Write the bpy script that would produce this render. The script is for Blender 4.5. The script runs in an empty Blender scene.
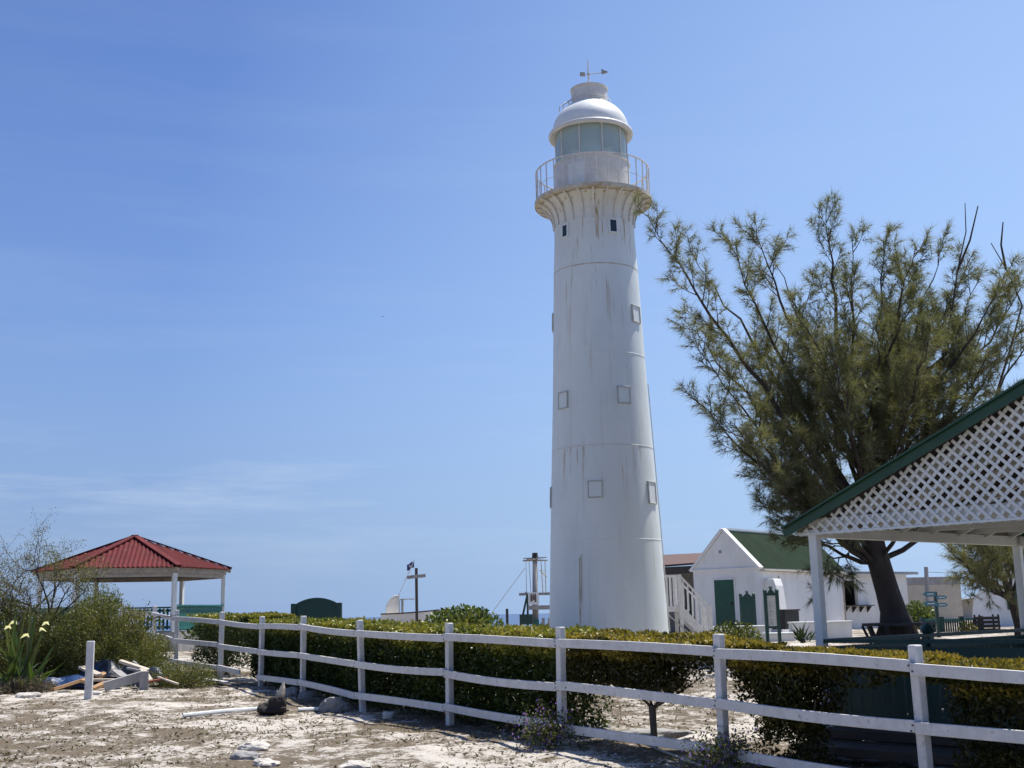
import bpy, math, random
import numpy as np
from mathutils import Vector, Matrix
random.seed(7); RNG = np.random.default_rng(11)
S = bpy.context.scene
COL = S.collection
rad = math.radians

# ------------------------------------------------------------------ camera, sky, sun, exposure
F_PX, ROLL, PITCH, CAM_H = 1180.0, rad(1.27), math.atan(229.6/1180.0), 1.5
cam_d = bpy.data.cameras.new('camera'); cam = bpy.data.objects.new('camera', cam_d); COL.objects.link(cam)
cam_d.sensor_width = 36; cam_d.lens = 36*F_PX/1024; cam_d.clip_start = .1; cam_d.clip_end = 60000
_R = Vector((1,0,0)); _U = Vector((0,-math.sin(PITCH),math.cos(PITCH))); _Fw = Vector((0,math.cos(PITCH),math.sin(PITCH)))
_x = _R*math.cos(ROLL)-_U*math.sin(ROLL); _y = _R*math.sin(ROLL)+_U*math.cos(ROLL)
cam.matrix_world = Matrix(((_x.x,_y.x,-_Fw.x,0),(_x.y,_y.y,-_Fw.y,0),(_x.z,_y.z,-_Fw.z,CAM_H),(0,0,0,1)))
S.camera = cam

SUN_EL, SUN_AZ = rad(67), rad(49)          # azimuth measured from +Y towards +X
W = bpy.data.worlds.new("World"); S.world = W; W.use_nodes = True
nt = W.node_tree; nt.nodes.clear()
wo = nt.nodes.new('ShaderNodeOutputWorld'); bg = nt.nodes.new('ShaderNodeBackground')
sky = nt.nodes.new('ShaderNodeTexSky'); sky.sky_type = 'NISHITA'; sky.sun_disc = False
sky.sun_elevation = SUN_EL; sky.sun_rotation = SUN_AZ
sky.air_density = 1.0; sky.dust_density = 0.6; sky.ozone_density = 2.0
tint = nt.nodes.new('ShaderNodeMix'); tint.data_type = 'RGBA'; tint.blend_type = 'MULTIPLY'; tint.inputs[0].default_value = 1
tint.inputs[7].default_value = (.66,.80,1.12,1)
tc = nt.nodes.new('ShaderNodeTexCoord'); mp = nt.nodes.new('ShaderNodeMapping'); mp.inputs['Scale'].default_value = (1.6,1.6,15)
mp.inputs['Rotation'].default_value = (0,rad(3),0)
nz = nt.nodes.new('ShaderNodeTexNoise'); nz.inputs['Scale'].default_value = 1.7; nz.inputs['Detail'].default_value = 7; nz.inputs['Roughness'].default_value = .62
rp = nt.nodes.new('ShaderNodeValToRGB'); rp.color_ramp.elements[0].position = .47; rp.color_ramp.elements[1].position = .74
rp.color_ramp.elements[1].color = (.8,.8,.8,1)
cl = nt.nodes.new('ShaderNodeMix'); cl.data_type = 'RGBA'; cl.inputs[7].default_value = (5.4,6.2,7.6,1)
L = nt.links.new
L(sky.outputs[0], tint.inputs[6]); L(tc.outputs['Generated'], mp.inputs[0]); L(mp.outputs[0], nz.inputs[0]); L(nz.outputs[0], rp.inputs[0])
sx = nt.nodes.new('ShaderNodeSeparateXYZ'); L(tc.outputs['Generated'], sx.inputs[0])
hz = nt.nodes.new('ShaderNodeValToRGB'); he = hz.color_ramp.elements; he[0].position = 0; he[0].color = (.95,)*3+(1,); he[1].position = .45; he[1].color = (0,0,0,1)
e_ = he.new(.10); e_.color = (.70,)*3+(1,); e_ = he.new(.25); e_.color = (.25,)*3+(1,)
air = nt.nodes.new('ShaderNodeMix'); air.data_type = 'RGBA'; air.inputs[7].default_value = (2.15,3.15,5.2,1)
cm = nt.nodes.new('ShaderNodeValToRGB'); ce = cm.color_ramp.elements; ce[0].position = .02; ce[0].color = (.12,.12,.12,1); ce[1].position = .34; ce[1].color = (.06,.06,.06,1)
for q_, v_ in ((.07,.35),(.105,.85),(.14,.25),(.2,.12)): e_ = ce.new(q_); e_.color = (v_,v_,v_,1)
cmul = nt.nodes.new('ShaderNodeMath'); cmul.operation = 'MULTIPLY'
L(sx.outputs[2], hz.inputs[0]); L(sx.outputs[2], cm.inputs[0]); L(hz.outputs[0], air.inputs[0]); L(tint.outputs[2], air.inputs[6]); L(rp.outputs[0], cmul.inputs[0]); L(cm.outputs[0], cmul.inputs[1])
dp = nt.nodes.new('ShaderNodeVectorMath'); dp.operation = 'DOT_PRODUCT'; dp.inputs[1].default_value = (math.sin(SUN_AZ),math.cos(SUN_AZ),0); L(tc.outputs['Generated'], dp.inputs[0])
gr = nt.nodes.new('ShaderNodeMapRange'); gr.inputs[1].default_value = .4; gr.inputs[2].default_value = .95; gr.inputs[3].default_value = 0; gr.inputs[4].default_value = .5; L(dp.outputs['Value'], gr.inputs[0])
glow = nt.nodes.new('ShaderNodeMix'); glow.data_type = 'RGBA'; glow.inputs[7].default_value = (5.0,7.0,9.6,1); L(gr.outputs[0], glow.inputs[0]); L(air.outputs[2], glow.inputs[6])
L(cmul.outputs[0], cl.inputs[0]); L(glow.outputs[2], cl.inputs[6]); L(cl.outputs[2], bg.inputs[0]); L(bg.outputs[0], wo.inputs[0])
bg.inputs[1].default_value = .085
sd = bpy.data.lights.new('sun', 'SUN'); so = bpy.data.objects.new('sun', sd); COL.objects.link(so)
sd.energy = 4.8; sd.angle = rad(.5); sd.color = (1,.95,.87)
_sd = Vector((math.sin(SUN_AZ)*math.cos(SUN_EL), math.cos(SUN_AZ)*math.cos(SUN_EL), math.sin(SUN_EL)))
so.rotation_euler = _sd.to_track_quat('Z','Y').to_euler(); so.location = (20,20,40)
S.view_settings.view_transform = 'Standard'; S.view_settings.look = 'None'
S.view_settings.exposure = .55; S.view_settings.gamma = 1; S.view_settings.use_curve_mapping = False
S.cycles.max_bounces = 8; S.cycles.transparent_max_bounces = 24

# ------------------------------------------------------------------ survey helpers (picture -> world measurements)
def ray(x, y):
    dx, up = x-512, 384-y
    u = (dx*math.cos(ROLL)+up*math.sin(ROLL))/F_PX; v = (-dx*math.sin(ROLL)+up*math.cos(ROLL))/F_PX
    return u, math.cos(PITCH)-v*math.sin(PITCH), math.sin(PITCH)+v*math.cos(PITCH)
def at(x, y, Y):
    r = ray(x, y); t = Y/r[1]; return Vector((r[0]*t, Y, CAM_H+r[2]*t))
def sstep(t):
    t = np.clip(t, 0, 1); return t*t*(3-2*t)
def vnoise(p, seed=0):
    p = np.asarray(p, float); i = np.floor(p).astype(np.int64); f = p-i; f = f*f*(3-2*f)
    def h(a):
        n = (a[...,0]*374761393 + a[...,1]*668265263 + a[...,2]*2147483647*3 + seed*144665) & 0xffffffff
        n = ((n ^ (n >> 13))*1274126177) & 0xffffffff
        return ((n ^ (n >> 16)) & 0xffff)/65535.0
    o = 0
    for dx in (0,1):
        for dy in (0,1):
            for dz in (0,1):
                w = (f[...,0] if dx else 1-f[...,0])*(f[...,1] if dy else 1-f[...,1])*(f[...,2] if dz else 1-f[...,2])
                o = o+w*h(i+np.array([dx,dy,dz]))
    return o
def Hn(x, y):
    x = np.asarray(x, float); y = np.asarray(y, float)
    z = np.where(y < 14, .035*(y-14), .0285*(np.minimum(y,27)-14)); z = np.maximum(z, -.6)
    z = z-13*sstep((y-85)/45)*sstep((40-x)/30+.0)-13*sstep((np.hypot(x,y)-220)/120)
    P = np.stack([x,y,x*0], -1)
    z = z+.07*(vnoise(P*.35,1)-.5)+.05*(vnoise(P*1.3,2)-.5)+.03*(vnoise(P*4,3)-.5)+.014*(vnoise(P*11,4)-.5)
    return z
def GP(px, py):
    r = ray(px, py); Y = 9.0
    while Y < 80:
        t = Y/r[1]
        if CAM_H+r[2]*t <= H(r[0]*t, Y): break
        Y += .03
    return Vector((r[0]*Y/r[1], Y, H(r[0]*Y/r[1], Y)))
def H(x, y): return float(Hn(np.array([x]), np.array([y]))[0])

# ------------------------------------------------------------------ materials
def nodes(name):
    m = bpy.data.materials.new(name); m.use_nodes = True; t = m.node_tree
    return m, t, t.nodes['Principled BSDF'], t.nodes['Material Output']
def new(t, ty, **kw):
    n = t.nodes.new(ty)
    for k, v in kw.items(): setattr(n, k, v)
    return n
def ramp(t, fac, stops):
    r = new(t, 'ShaderNodeValToRGB'); e = r.color_ramp.elements
    while len(e) < len(stops): e.new(.5)
    for q, (p, c) in zip(e, stops): q.position = p; q.color = (*c, 1) if len(c) == 3 else c
    t.links.new(fac, r.inputs[0]); return r
def noise(t, scale, detail=4, rough=.6, stretch=(1,1,1), coord='Object'):
    c = new(t, 'ShaderNodeTexCoord'); m = new(t, 'ShaderNodeMapping'); m.inputs['Scale'].default_value = stretch
    n = new(t, 'ShaderNodeTexNoise'); n.inputs['Scale'].default_value = scale; n.inputs['Detail'].default_value = detail; n.inputs['Roughness'].default_value = rough
    t.links.new(c.outputs[coord], m.inputs[0]); t.links.new(m.outputs[0], n.inputs[0]); return n
def mixc(t, fac, a, b, mode='MIX'):
    m = new(t, 'ShaderNodeMix', data_type='RGBA', blend_type=mode)
    for s, v in ((0,fac),(6,a),(7,b)):
        if isinstance(v, (int,float)): m.inputs[s].default_value = v
        elif isinstance(v, tuple): m.inputs[s].default_value = (*v,1)
        else: t.links.new(v, m.inputs[s])
    return m.outputs[2]
def bump(t, b, h, strength=.3, dist=.01):
    n = new(t, 'ShaderNodeBump'); n.inputs['Strength'].default_value = strength; n.inputs['Distance'].default_value = dist
    t.links.new(h, n.inputs['Height']); t.links.new(n.outputs[0], b.inputs['Normal'])
def mat(name, c1, c2=None, scale=6, rough=.6, bmp=.25, stretch=(1,1,1), lo=.35, hi=.7, metal=0, dirt=None, dirt_at=.62, bd=.01):
    m, t, b, o = nodes(name); c2 = c2 or tuple(v*.8 for v in c1)
    n = noise(t, scale, 6, .65, stretch); r = ramp(t, n.outputs[0], [(lo,c1),(hi,c2)]); c = r.outputs[0]
    if dirt:
        d = noise(t, scale*2.3, 8, .75, stretch); dr = ramp(t, d.outputs[0], [(dirt_at,(0,0,0)),(min(1,dirt_at+.12),(1,1,1))]); c = mixc(t, dr.outputs[0], c, dirt)
    t.links.new(c, b.inputs['Base Color']); b.inputs['Roughness'].default_value = rough; b.inputs['Metallic'].default_value = metal
    n2 = noise(t, scale*4, 5, .6, stretch)
    if bmp: bump(t, b, n2.outputs[0], bmp, bd)
    return m
def leafmat(name, stops, trans=.35, rough=.5):
    m, t, b, o = nodes(name); a = new(t, 'ShaderNodeAttribute', attribute_name='rnd')
    r = ramp(t, a.outputs['Fac'], stops); t.links.new(r.outputs[0], b.inputs['Base Color']); b.inputs['Roughness'].default_value = rough
    b.inputs['Specular IOR Level'].default_value = .35
    tr = new(t, 'ShaderNodeBsdfTranslucent'); br = mixc(t, 1.0, r.outputs[0], (1.5,1.5,.7), 'MULTIPLY'); t.links.new(br, tr.inputs[0])
    mx = new(t, 'ShaderNodeMixShader'); mx.inputs[0].default_value = trans
    t.links.new(b.outputs[0], mx.inputs[1]); t.links.new(tr.outputs[0], mx.inputs[2]); t.links.new(mx.outputs[0], o.inputs[0]); return m

M = {}
M['white_wood'] = mat('weathered white painted wood', (.70,.69,.67), (.56,.55,.53), 7, .6, .5, (1,1,.8), dirt=(.33,.30,.26), dirt_at=.575, bd=.006)
M['white_trim'] = mat('white painted trim', (.75,.775,.755), (.65,.675,.655), 3, .5, .2, dirt=(.45,.42,.38), dirt_at=.7)
M['grey_wood'] = mat('grey weathered timber', (.36,.35,.34), (.24,.23,.22), 4, .8, .5, (1,1,.3))
M['stucco'] = mat('white limewashed stucco', (.78,.785,.77), (.66,.66,.64), 1.3, .85, .6, (1,1,.35), dirt=(.47,.45,.41), dirt_at=.64)
M['beige_block'] = mat('beige rendered block', (.52,.47,.38), (.42,.38,.31), 2, .9, .4, dirt=(.32,.29,.25), dirt_at=.62)
M['green_door'] = mat('dark green gloss paint', (.008,.075,.047), (.006,.055,.036), 3, .4, .1)
M['green_paint'] = mat('dark green painted wood', (.008,.052,.042), (.006,.036,.03), 4, .45, .3, dirt=(.02,.06,.05))
M['teal_paint'] = mat('turquoise painted wood', (.02,.17,.14), (.014,.12,.105), 4, .55, .3, (1,1,.5), dirt=(.1,.3,.26))
M['dark_wood'] = mat('dark stained timber', (.035,.03,.027), (.022,.019,.017), 5, .7, .4, (1,1,.4))
M['brown_wood'] = mat('brown deck boards', (.075,.062,.05), (.05,.042,.035), 5, .75, .5, dirt=(.13,.11,.09))
M['tan_wood'] = mat('tan raw lumber', (.42,.25,.12), (.30,.18,.09), 6, .75, .4, (1,1,1), dirt=(.5,.36,.22))
M['pale_wood'] = mat('bleached lumber', (.55,.49,.40), (.40,.34,.27), 6, .8, .4, dirt=(.25,.21,.17))
M['grey_fascia'] = mat('peeling pale fascia boards', (.42,.38,.32), (.25,.22,.19), 5, .8, .4, dirt=(.5,.48,.44), dirt_at=.6)
M['red_wood'] = mat('reddish lumber', (.30,.10,.06), (.2,.07,.045), 6, .8, .4)
M['bark'] = mat('rough dark bark', (.06,.047,.038), (.03,.024,.02), 5, .95, 1.0, (1,1,.25), dirt=(.14,.12,.1), dirt_at=.6, bd=.05)
M['twig'] = mat('grey brown twigs', (.07,.055,.042), (.045,.035,.028), 6, .9, .3)
M['grey_twig'] = mat('pale grey stems', (.17,.14,.11), (.1,.08,.065), 6, .9, .3)
M['limestone'] = mat('white limestone', (.62,.58,.52), (.42,.39,.35), 4, .95, 1.0, dirt=(.25,.23,.21), dirt_at=.62, bd=.03)
M['grey_rock'] = mat('grey weathered limestone', (.33,.32,.31), (.2,.2,.2), 4, .95, 1.0, dirt=(.45,.43,.4), dirt_at=.62, bd=.03)
M['blue_tarp'] = mat('blue plastic tarpaulin', (.02,.06,.17), (.015,.035,.09), 4, .4, .6, bd=.03)
M['navy'] = mat('navy plastic', (.012,.02,.04), (.01,.014,.025), 4, .45, .4, bd=.02)
M['black'] = mat('blackened wood', (.02,.017,.016), (.012,.01,.01), 5, .85, .8, bd=.02)
M['metal'] = mat('rust spotted white steel', (.66,.65,.62), (.55,.53,.48), 5, .5, .15, dirt=(.25,.15,.08), dirt_at=.64)
M['sail'] = mat('white canvas', (.78,.77,.75), (.68,.67,.65), 3, .8, .2)
M['flag'] = mat('navy flag cloth', (.02,.035,.16), (.015,.025,.12), 3, .8, .1)
M['flag_pale'] = mat('pale flag emblem', (.5,.42,.4), (.4,.4,.5), 3, .8, .1)
M['paper'] = mat('weathered white sign panel', (.55,.56,.54), (.48,.49,.48), 4, .5, .05)
M['ink'] = mat('grey printed lettering', (.16,.16,.17), (.12,.12,.13), 8, .6, 0)
M['ink_brown'] = mat('brown printed emblem', (.16,.11,.09), (.1,.07,.06), 8, .6, 0)
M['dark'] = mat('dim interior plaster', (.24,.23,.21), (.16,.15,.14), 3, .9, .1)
M['blue_sign'] = mat('teal blue sign paint', (.06,.18,.24), (.05,.15,.2), 5, .5, .1)
M['rope'] = mat('bleached rope', (.5,.48,.42), (.4,.38,.33), 20, .9, .5)
M['brown_roof'] = mat('brown shingle', (.11,.055,.04), (.07,.035,.028), 4, .8, .4)
M['feather'] = mat('dark feathers', (.02,.02,.022), None, 3, .8, 0)
M['petal'] = leafmat('violet petals', [(0,(.13,.06,.32)),(1,(.28,.16,.5))], .3)
M['cream_petal'] = leafmat('cream petals', [(0,(.8,.79,.68)),(1,(.85,.85,.78))], .35)
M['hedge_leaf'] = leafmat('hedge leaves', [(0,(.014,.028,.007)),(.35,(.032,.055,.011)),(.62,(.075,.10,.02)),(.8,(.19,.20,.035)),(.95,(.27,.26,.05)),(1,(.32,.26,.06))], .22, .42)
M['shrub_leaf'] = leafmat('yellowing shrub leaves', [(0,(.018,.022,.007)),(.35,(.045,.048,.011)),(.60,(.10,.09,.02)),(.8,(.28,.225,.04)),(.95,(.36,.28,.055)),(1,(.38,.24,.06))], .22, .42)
M['bush_leaf'] = leafmat('feathery bush leaves', [(0,(.05,.068,.02)),(.45,(.105,.12,.036)),(.75,(.17,.165,.055)),(1,(.27,.2,.10))], .3)
M['sea_leaf'] = leafmat('sea grape leaves', [(0,(.035,.06,.016)),(.6,(.085,.12,.03)),(1,(.2,.2,.06))], .3, .4)
M['needle'] = leafmat('casuarina needles', [(0,(.09,.10,.056)),(.5,(.15,.155,.088)),(.85,(.21,.205,.115)),(1,(.26,.235,.14))], .35, .6)
M['sword_leaf'] = leafmat('sword leaves', [(0,(.03,.06,.015)),(.6,(.07,.11,.025)),(1,(.15,.16,.05))], .3, .4)
M['dry_leaf'] = leafmat('dry grass and litter', [(0,(.085,.068,.048)),(.5,(.17,.14,.10)),(.8,(.27,.23,.16)),(1,(.13,.14,.05))], .15, .9)

def tower_mat():
    m, t, b, o = nodes('lighthouse white paint'); g = new(t, 'ShaderNodeNewGeometry'); sp = new(t, 'ShaderNodeSeparateXYZ'); t.links.new(g.outputs['Position'], sp.inputs[0])
    n = noise(t, 1.1, 6, .6, (1,1,.5)); base = ramp(t, n.outputs[0], [(.35,(.72,.76,.735)),(.7,(.64,.685,.665))]).outputs[0]
    st = noise(t, 7.5, 6, .7, (1,1,.035)); sr = ramp(t, st.outputs[0], [(.565,(0,0,0)),(.63,(1,1,1))])
    zr = new(t, 'ShaderNodeMapRange'); t.links.new(sp.outputs[2], zr.inputs[0]); zr.inputs[1].default_value = 0; zr.inputs[2].default_value = 15
    zm = ramp(t, zr.outputs[0], [(0,(.08,)*3),(.33,(.10,)*3),(.41,(.45,)*3),(.415,(.10,)*3),(.56,(.08,)*3),(.595,(.25,)*3),(.60,(.12,)*3),(.70,(.2,)*3),(.776,(.55,)*3),(.78,(.35,)*3),(.86,(.6,)*3),(1,(.8,)*3)])
    f0 = new(t, 'ShaderNodeMath', operation='MULTIPLY', use_clamp=True); t.links.new(sr.outputs[0], f0.inputs[0]); t.links.new(zm.outputs[0], f0.inputs[1]); f = new(t, 'ShaderNodeMath', operation='MULTIPLY', use_clamp=True); t.links.new(f0.outputs[0], f.inputs[0]); f.inputs[1].default_value = 1.6
    rust = ramp(t, noise(t, 9, 4).outputs[0], [(.35,(.44,.30,.13)),(.7,(.27,.15,.055))]).outputs[0]
    c = mixc(t, f.outputs[0], base, rust)
    dr = ramp(t, zr.outputs[0], [(.80,(0,)*3),(.93,(.35,)*3)]); c = mixc(t, dr.outputs[0], c, (.44,.37,.27))
    sp2 = noise(t, 7, 8, .8); s2 = ramp(t, sp2.outputs[0], [(.69,(0,)*3),(.76,(.5,)*3)]); c = mixc(t, s2.outputs[0], c, (.36,.24,.12))
    t.links.new(c, b.inputs['Base Color']); b.inputs['Roughness'].default_value = .5
    bump(t, b, noise(t, 1.6, 3, .5, (1,1,.4)).outputs[0], .25, .05); return m
M['tower'] = tower_mat()
M['rusty'] = mat('rusted gallery iron', (.56,.53,.45), (.40,.31,.20), 3.5, .85, .5, lo=.42, hi=.66, dirt=(.17,.10,.05), dirt_at=.64)
def corrugated(name, c1, c2, axis, pitch, dirt=None):
    m = mat(name, c1, c2, 1.2, .85, .15, dirt=dirt, dirt_at=.55); m.node_tree.nodes['Principled BSDF'].inputs['Specular IOR Level'].default_value = .15; return m
M['red_roof'] = corrugated('red corrugated sheet', (.135,.026,.027), (.085,.019,.021), 0, .1, (.15,.06,.052))
M['green_roof'] = corrugated('green corrugated sheet', (.018,.042,.022), (.012,.028,.015), 0, .1, (.034,.056,.032))
M['green_fascia'] = mat('green roof edge', (.016,.07,.04), (.011,.05,.03), 3, .5, .2)
def glass_mat():
    m, t, b, o = nodes('greenish lantern glass'); t.nodes.remove(b)
    tr = new(t, 'ShaderNodeBsdfTransparent'); tr.inputs[0].default_value = (.82,.90,.90,1)
    gl = new(t, 'ShaderNodeBsdfGlossy'); gl.inputs['Roughness'].default_value = .06
    df = new(t, 'ShaderNodeBsdfDiffuse'); df.inputs[0].default_value = (.62,.78,.78,1)
    fr = new(t, 'ShaderNodeFresnel'); fr.inputs[0].default_value = 1.5
    a = new(t, 'ShaderNodeMixShader'); a.inputs[0].default_value = .5; t.links.new(tr.outputs[0], a.inputs[1]); t.links.new(df.outputs[0], a.inputs[2])
    c = new(t, 'ShaderNodeMixShader'); t.links.new(fr.outputs[0], c.inputs[0]); t.links.new(a.outputs[0], c.inputs[1]); t.links.new(gl.outputs[0], c.inputs[2]); t.links.new(c.outputs[0], o.inputs[0])
    return m
M['glass'] = glass_mat()
def dark_glass():
    m, t, b, o = nodes('dark window glass'); b.inputs['Base Color'].default_value = (.02,.035,.04,1); b.inputs['Roughness'].default_value = .1; return m
M['pane'] = dark_glass()
M['panel_frame'] = mat('grimy shutter frame paint', (.50,.52,.49), (.36,.36,.32), 9, .7, .2, dirt=(.33,.22,.11), dirt_at=.62)
def ground_mat():
    m, t, b, o = nodes('white sand with dry litter')
    n1 = noise(t, .42, 6, .65); n2 = noise(t, 2.4, 10, .82); n3 = noise(t, 9, 9, .9); n4 = noise(t, 24, 6, .8)
    sand = ramp(t, n3.outputs[0], [(.32,(.38,.345,.30)),(.62,(.62,.58,.52))]).outputs[0]
    lit = ramp(t, n4.outputs[0], [(.3,(.075,.06,.043)),(.7,(.22,.18,.13))]).outputs[0]
    a = new(t, 'ShaderNodeMath', operation='MULTIPLY_ADD'); t.links.new(n1.outputs[0], a.inputs[0]); a.inputs[1].default_value = .85; t.links.new(n2.outputs[0], a.inputs[2])
    a2 = new(t, 'ShaderNodeMath', operation='MULTIPLY_ADD'); t.links.new(n3.outputs[0], a2.inputs[0]); a2.inputs[1].default_value = .95; t.links.new(a.outputs[0], a2.inputs[2])
    f = ramp(t, a2.outputs[0], [(.95,(0,)*3),(1.0,(1,)*3)])
    mr = new(t, 'ShaderNodeMapRange'); t.links.new(a2.outputs[0], mr.inputs[0]); mr.inputs[1].default_value = 1.335; mr.inputs[2].default_value = 1.41
    c = mixc(t, mr.outputs[0], sand, lit)
    t.links.new(c, b.inputs['Base Color']); b.inputs['Roughness'].default_value = .95; b.inputs['Specular IOR Level'].default_value = .1
    bump(t, b, n3.outputs[0], .7, .04); return m
M['ground'] = ground_mat()
def sea_mat():
    m, t, b, o = nodes('blue sea'); n = noise(t, .02, 5, .6); c = ramp(t, n.outputs[0], [(.35,(.035,.075,.16)),(.7,(.045,.095,.19))])
    t.links.new(c.outputs[0], b.inputs['Base Color']); b.inputs['Roughness'].default_value = .45; bump(t, b, noise(t, .3, 4, .6).outputs[0], .6, 1.0); return m
M['sea'] = sea_mat()

# ------------------------------------------------------------------ mesh helpers
class MB:
    def __init__(s): s.v = []; s.f = []
    def add(s, vs, fs):
        o = len(s.v); s.v += [tuple(v) for v in vs]; s.f += [tuple(i+o for i in f) for f in fs]; return s
    def box(s, c, size, rz=0, ax=None):
        c = Vector(c); hx, hy, hz = (q/2 for q in size)
        ex = Vector((math.cos(rz),math.sin(rz),0)); ey = Vector((-math.sin(rz),math.cos(rz),0)); ez = Vector((0,0,1))
        if ax: ex, ey, ez = ax
        vs = [c+ex*(i*hx)+ey*(j*hy)+ez*(k*hz) for i in (-1,1) for j in (-1,1) for k in (-1,1)]
        return s.add(vs, [(0,1,3,2),(4,6,7,5),(0,4,5,1),(2,3,7,6),(0,2,6,4),(1,5,7,3)])
    def bar(s, p0, p1, w, h, up=(0,0,1)):       # w across, h along up
        p0, p1 = Vector(p0), Vector(p1); d = (p1-p0); ln = d.length; d.normalize(); up = Vector(up)
        sx = d.cross(up)
        if sx.length < 1e-4: sx = d.cross(Vector((1,0,0)))
        sx.normalize(); u = sx.cross(d).normalized()
        return s.box((p0+p1)/2, (ln,w,h), ax=(d,sx,u))
    def tube(s, pts, r, n=6, cap=True):
        pts = [Vector(p) for p in pts]; rs = r if isinstance(r, (list,tuple)) else [r]*len(pts)
        o = len(s.v); a = None
        for i, p in enumerate(pts):
            d = (pts[min(i+1,len(pts)-1)]-pts[max(i-1,0)]).normalized()
            if a is None: a = d.cross(Vector((.31,.17,.93)));  a = a if a.length > .01 else d.cross(Vector((1,0,0)))
            a = (a-d*a.dot(d)).normalized(); b = d.cross(a)
            for k in range(n):
                t = 2*math.pi*k/n; s.v.append(tuple(p+(a*math.cos(t)+b*math.sin(t))*rs[i]))
        for i in range(len(pts)-1):
            for k in range(n):
                k2 = (k+1) % n; s.f.append((o+i*n+k, o+i*n+k2, o+(i+1)*n+k2, o+(i+1)*n+k))
        if cap:
            s.f.append(tuple(o+k for k in range(n))[::-1]); e = o+(len(pts)-1)*n; s.f.append(tuple(e+k for k in range(n)))
        return s
    def lathe(s, prof, n, c=(0,0,0), a0=0, a1=2*math.pi, capb=False, capt=False):
        o = len(s.v); full = abs(a1-a0-2*math.pi) < 1e-6; m = n if full else n+1
        for r, z in prof:
            for k in range(m):
                t = a0+(a1-a0)*k/n; s.v.append((c[0]+r*math.cos(t), c[1]+r*math.sin(t), c[2]+z))
        for i in range(len(prof)-1):
            for k in range(n):
                k2 = (k+1) % m; s.f.append((o+i*m+k, o+i*m+k2, o+(i+1)*m+k2, o+(i+1)*m+k))
        if capb: s.f.append(tuple(o+k for k in range(m))[::-1])
        if capt: e = o+(len(prof)-1)*m; s.f.append(tuple(e+k for k in range(m)))
        return s
    def prism(s, poly, ext):
        ext = Vector(ext); n = len(poly); a = [Vector(p) for p in poly]; b = [p+ext for p in a]
        return s.add(a+b, [tuple(range(n))[::-1], tuple(range(n,2*n))]+[(i,(i+1)%n,n+(i+1)%n,n+i) for i in range(n)])
    def build(s, name, m, parent=None, smooth=False, bevel=0, label=None):
        me = bpy.data.meshes.new(name); me.from_pydata(s.v, [], s.f); me.validate()
        return link(name, me, m, parent, smooth, bevel, label)
def link(name, me, m, parent=None, smooth=False, bevel=0, label=None):
    me.materials.append(m)
    if smooth: me.polygons.foreach_set('use_smooth', [True]*len(me.polygons))
    ob = bpy.data.objects.new(name, me); COL.objects.link(ob)
    if parent is not None:
        ob.parent = parent; ob.matrix_parent_inverse = world_of(parent).inverted()
    if bevel:
        bv = ob.modifiers.new('bevel','BEVEL'); bv.width = bevel; bv.segments = 2; bv.limit_method = 'ANGLE'
    if label: ob['label'] = label
    return ob
def world_of(o):
    return (world_of(o.parent) @ o.matrix_parent_inverse @ o.matrix_basis) if o.parent else o.matrix_basis.copy()
def tag(o, label, cat, group=None, kind=None):
    o['label'] = label; o['category'] = cat
    if group: o['group'] = group
    if kind: o['kind'] = kind
    return o
def thing(name, loc, label, cat, group=None):
    o = bpy.data.objects.new(name, None); COL.objects.link(o); o.location = loc; o.empty_display_size = .3
    return tag(o, label, cat, group)
def unit(a): return a/np.maximum(np.linalg.norm(a, axis=-1, keepdims=True), 1e-9)
def leaves(name, P, D, N, Ln, Wd, m, parent=None, rnd=None, fold=.18, tri=False):
    P = np.asarray(P, float); n = len(P); D = unit(np.asarray(D, float)); Sx = unit(np.cross(D, N)); Nn = np.cross(Sx, D)
    Ln = np.broadcast_to(Ln, n)[:,None]; Wd = np.broadcast_to(Wd, n)[:,None]
    k = 3 if tri else 4
    V = np.empty((n,k,3))
    if tri:
        V[:,0] = P-Sx*Wd*.5; V[:,1] = P+Sx*Wd*.5; V[:,2] = P+D*Ln
    else:
        V[:,0] = P; V[:,1] = P+D*Ln*.5+Sx*Wd*.5+Nn*Wd*fold; V[:,2] = P+D*Ln; V[:,3] = P+D*Ln*.5-Sx*Wd*.5+Nn*Wd*fold
    me = bpy.data.meshes.new(name); me.vertices.add(n*k); me.vertices.foreach_set('co', V.reshape(-1).astype(np.float32))
    me.loops.add(n*k); me.loops.foreach_set('vertex_index', np.arange(n*k, dtype=np.int32))
    me.polygons.add(n); me.polygons.foreach_set('loop_start', np.arange(0,n*k,k,dtype=np.int32)); me.polygons.foreach_set('loop_total', np.full(n,k,dtype=np.int32))
    at_ = me.attributes.new('rnd','FLOAT','FACE'); r = RNG.random(n) if rnd is None else np.clip(rnd,0,1)
    at_.data.foreach_set('value', r.astype(np.float32)); me.update(); me.validate()
    return link(name, me, m, parent)
def rdir(n): return unit(RNG.normal(size=(n,3)))

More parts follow.
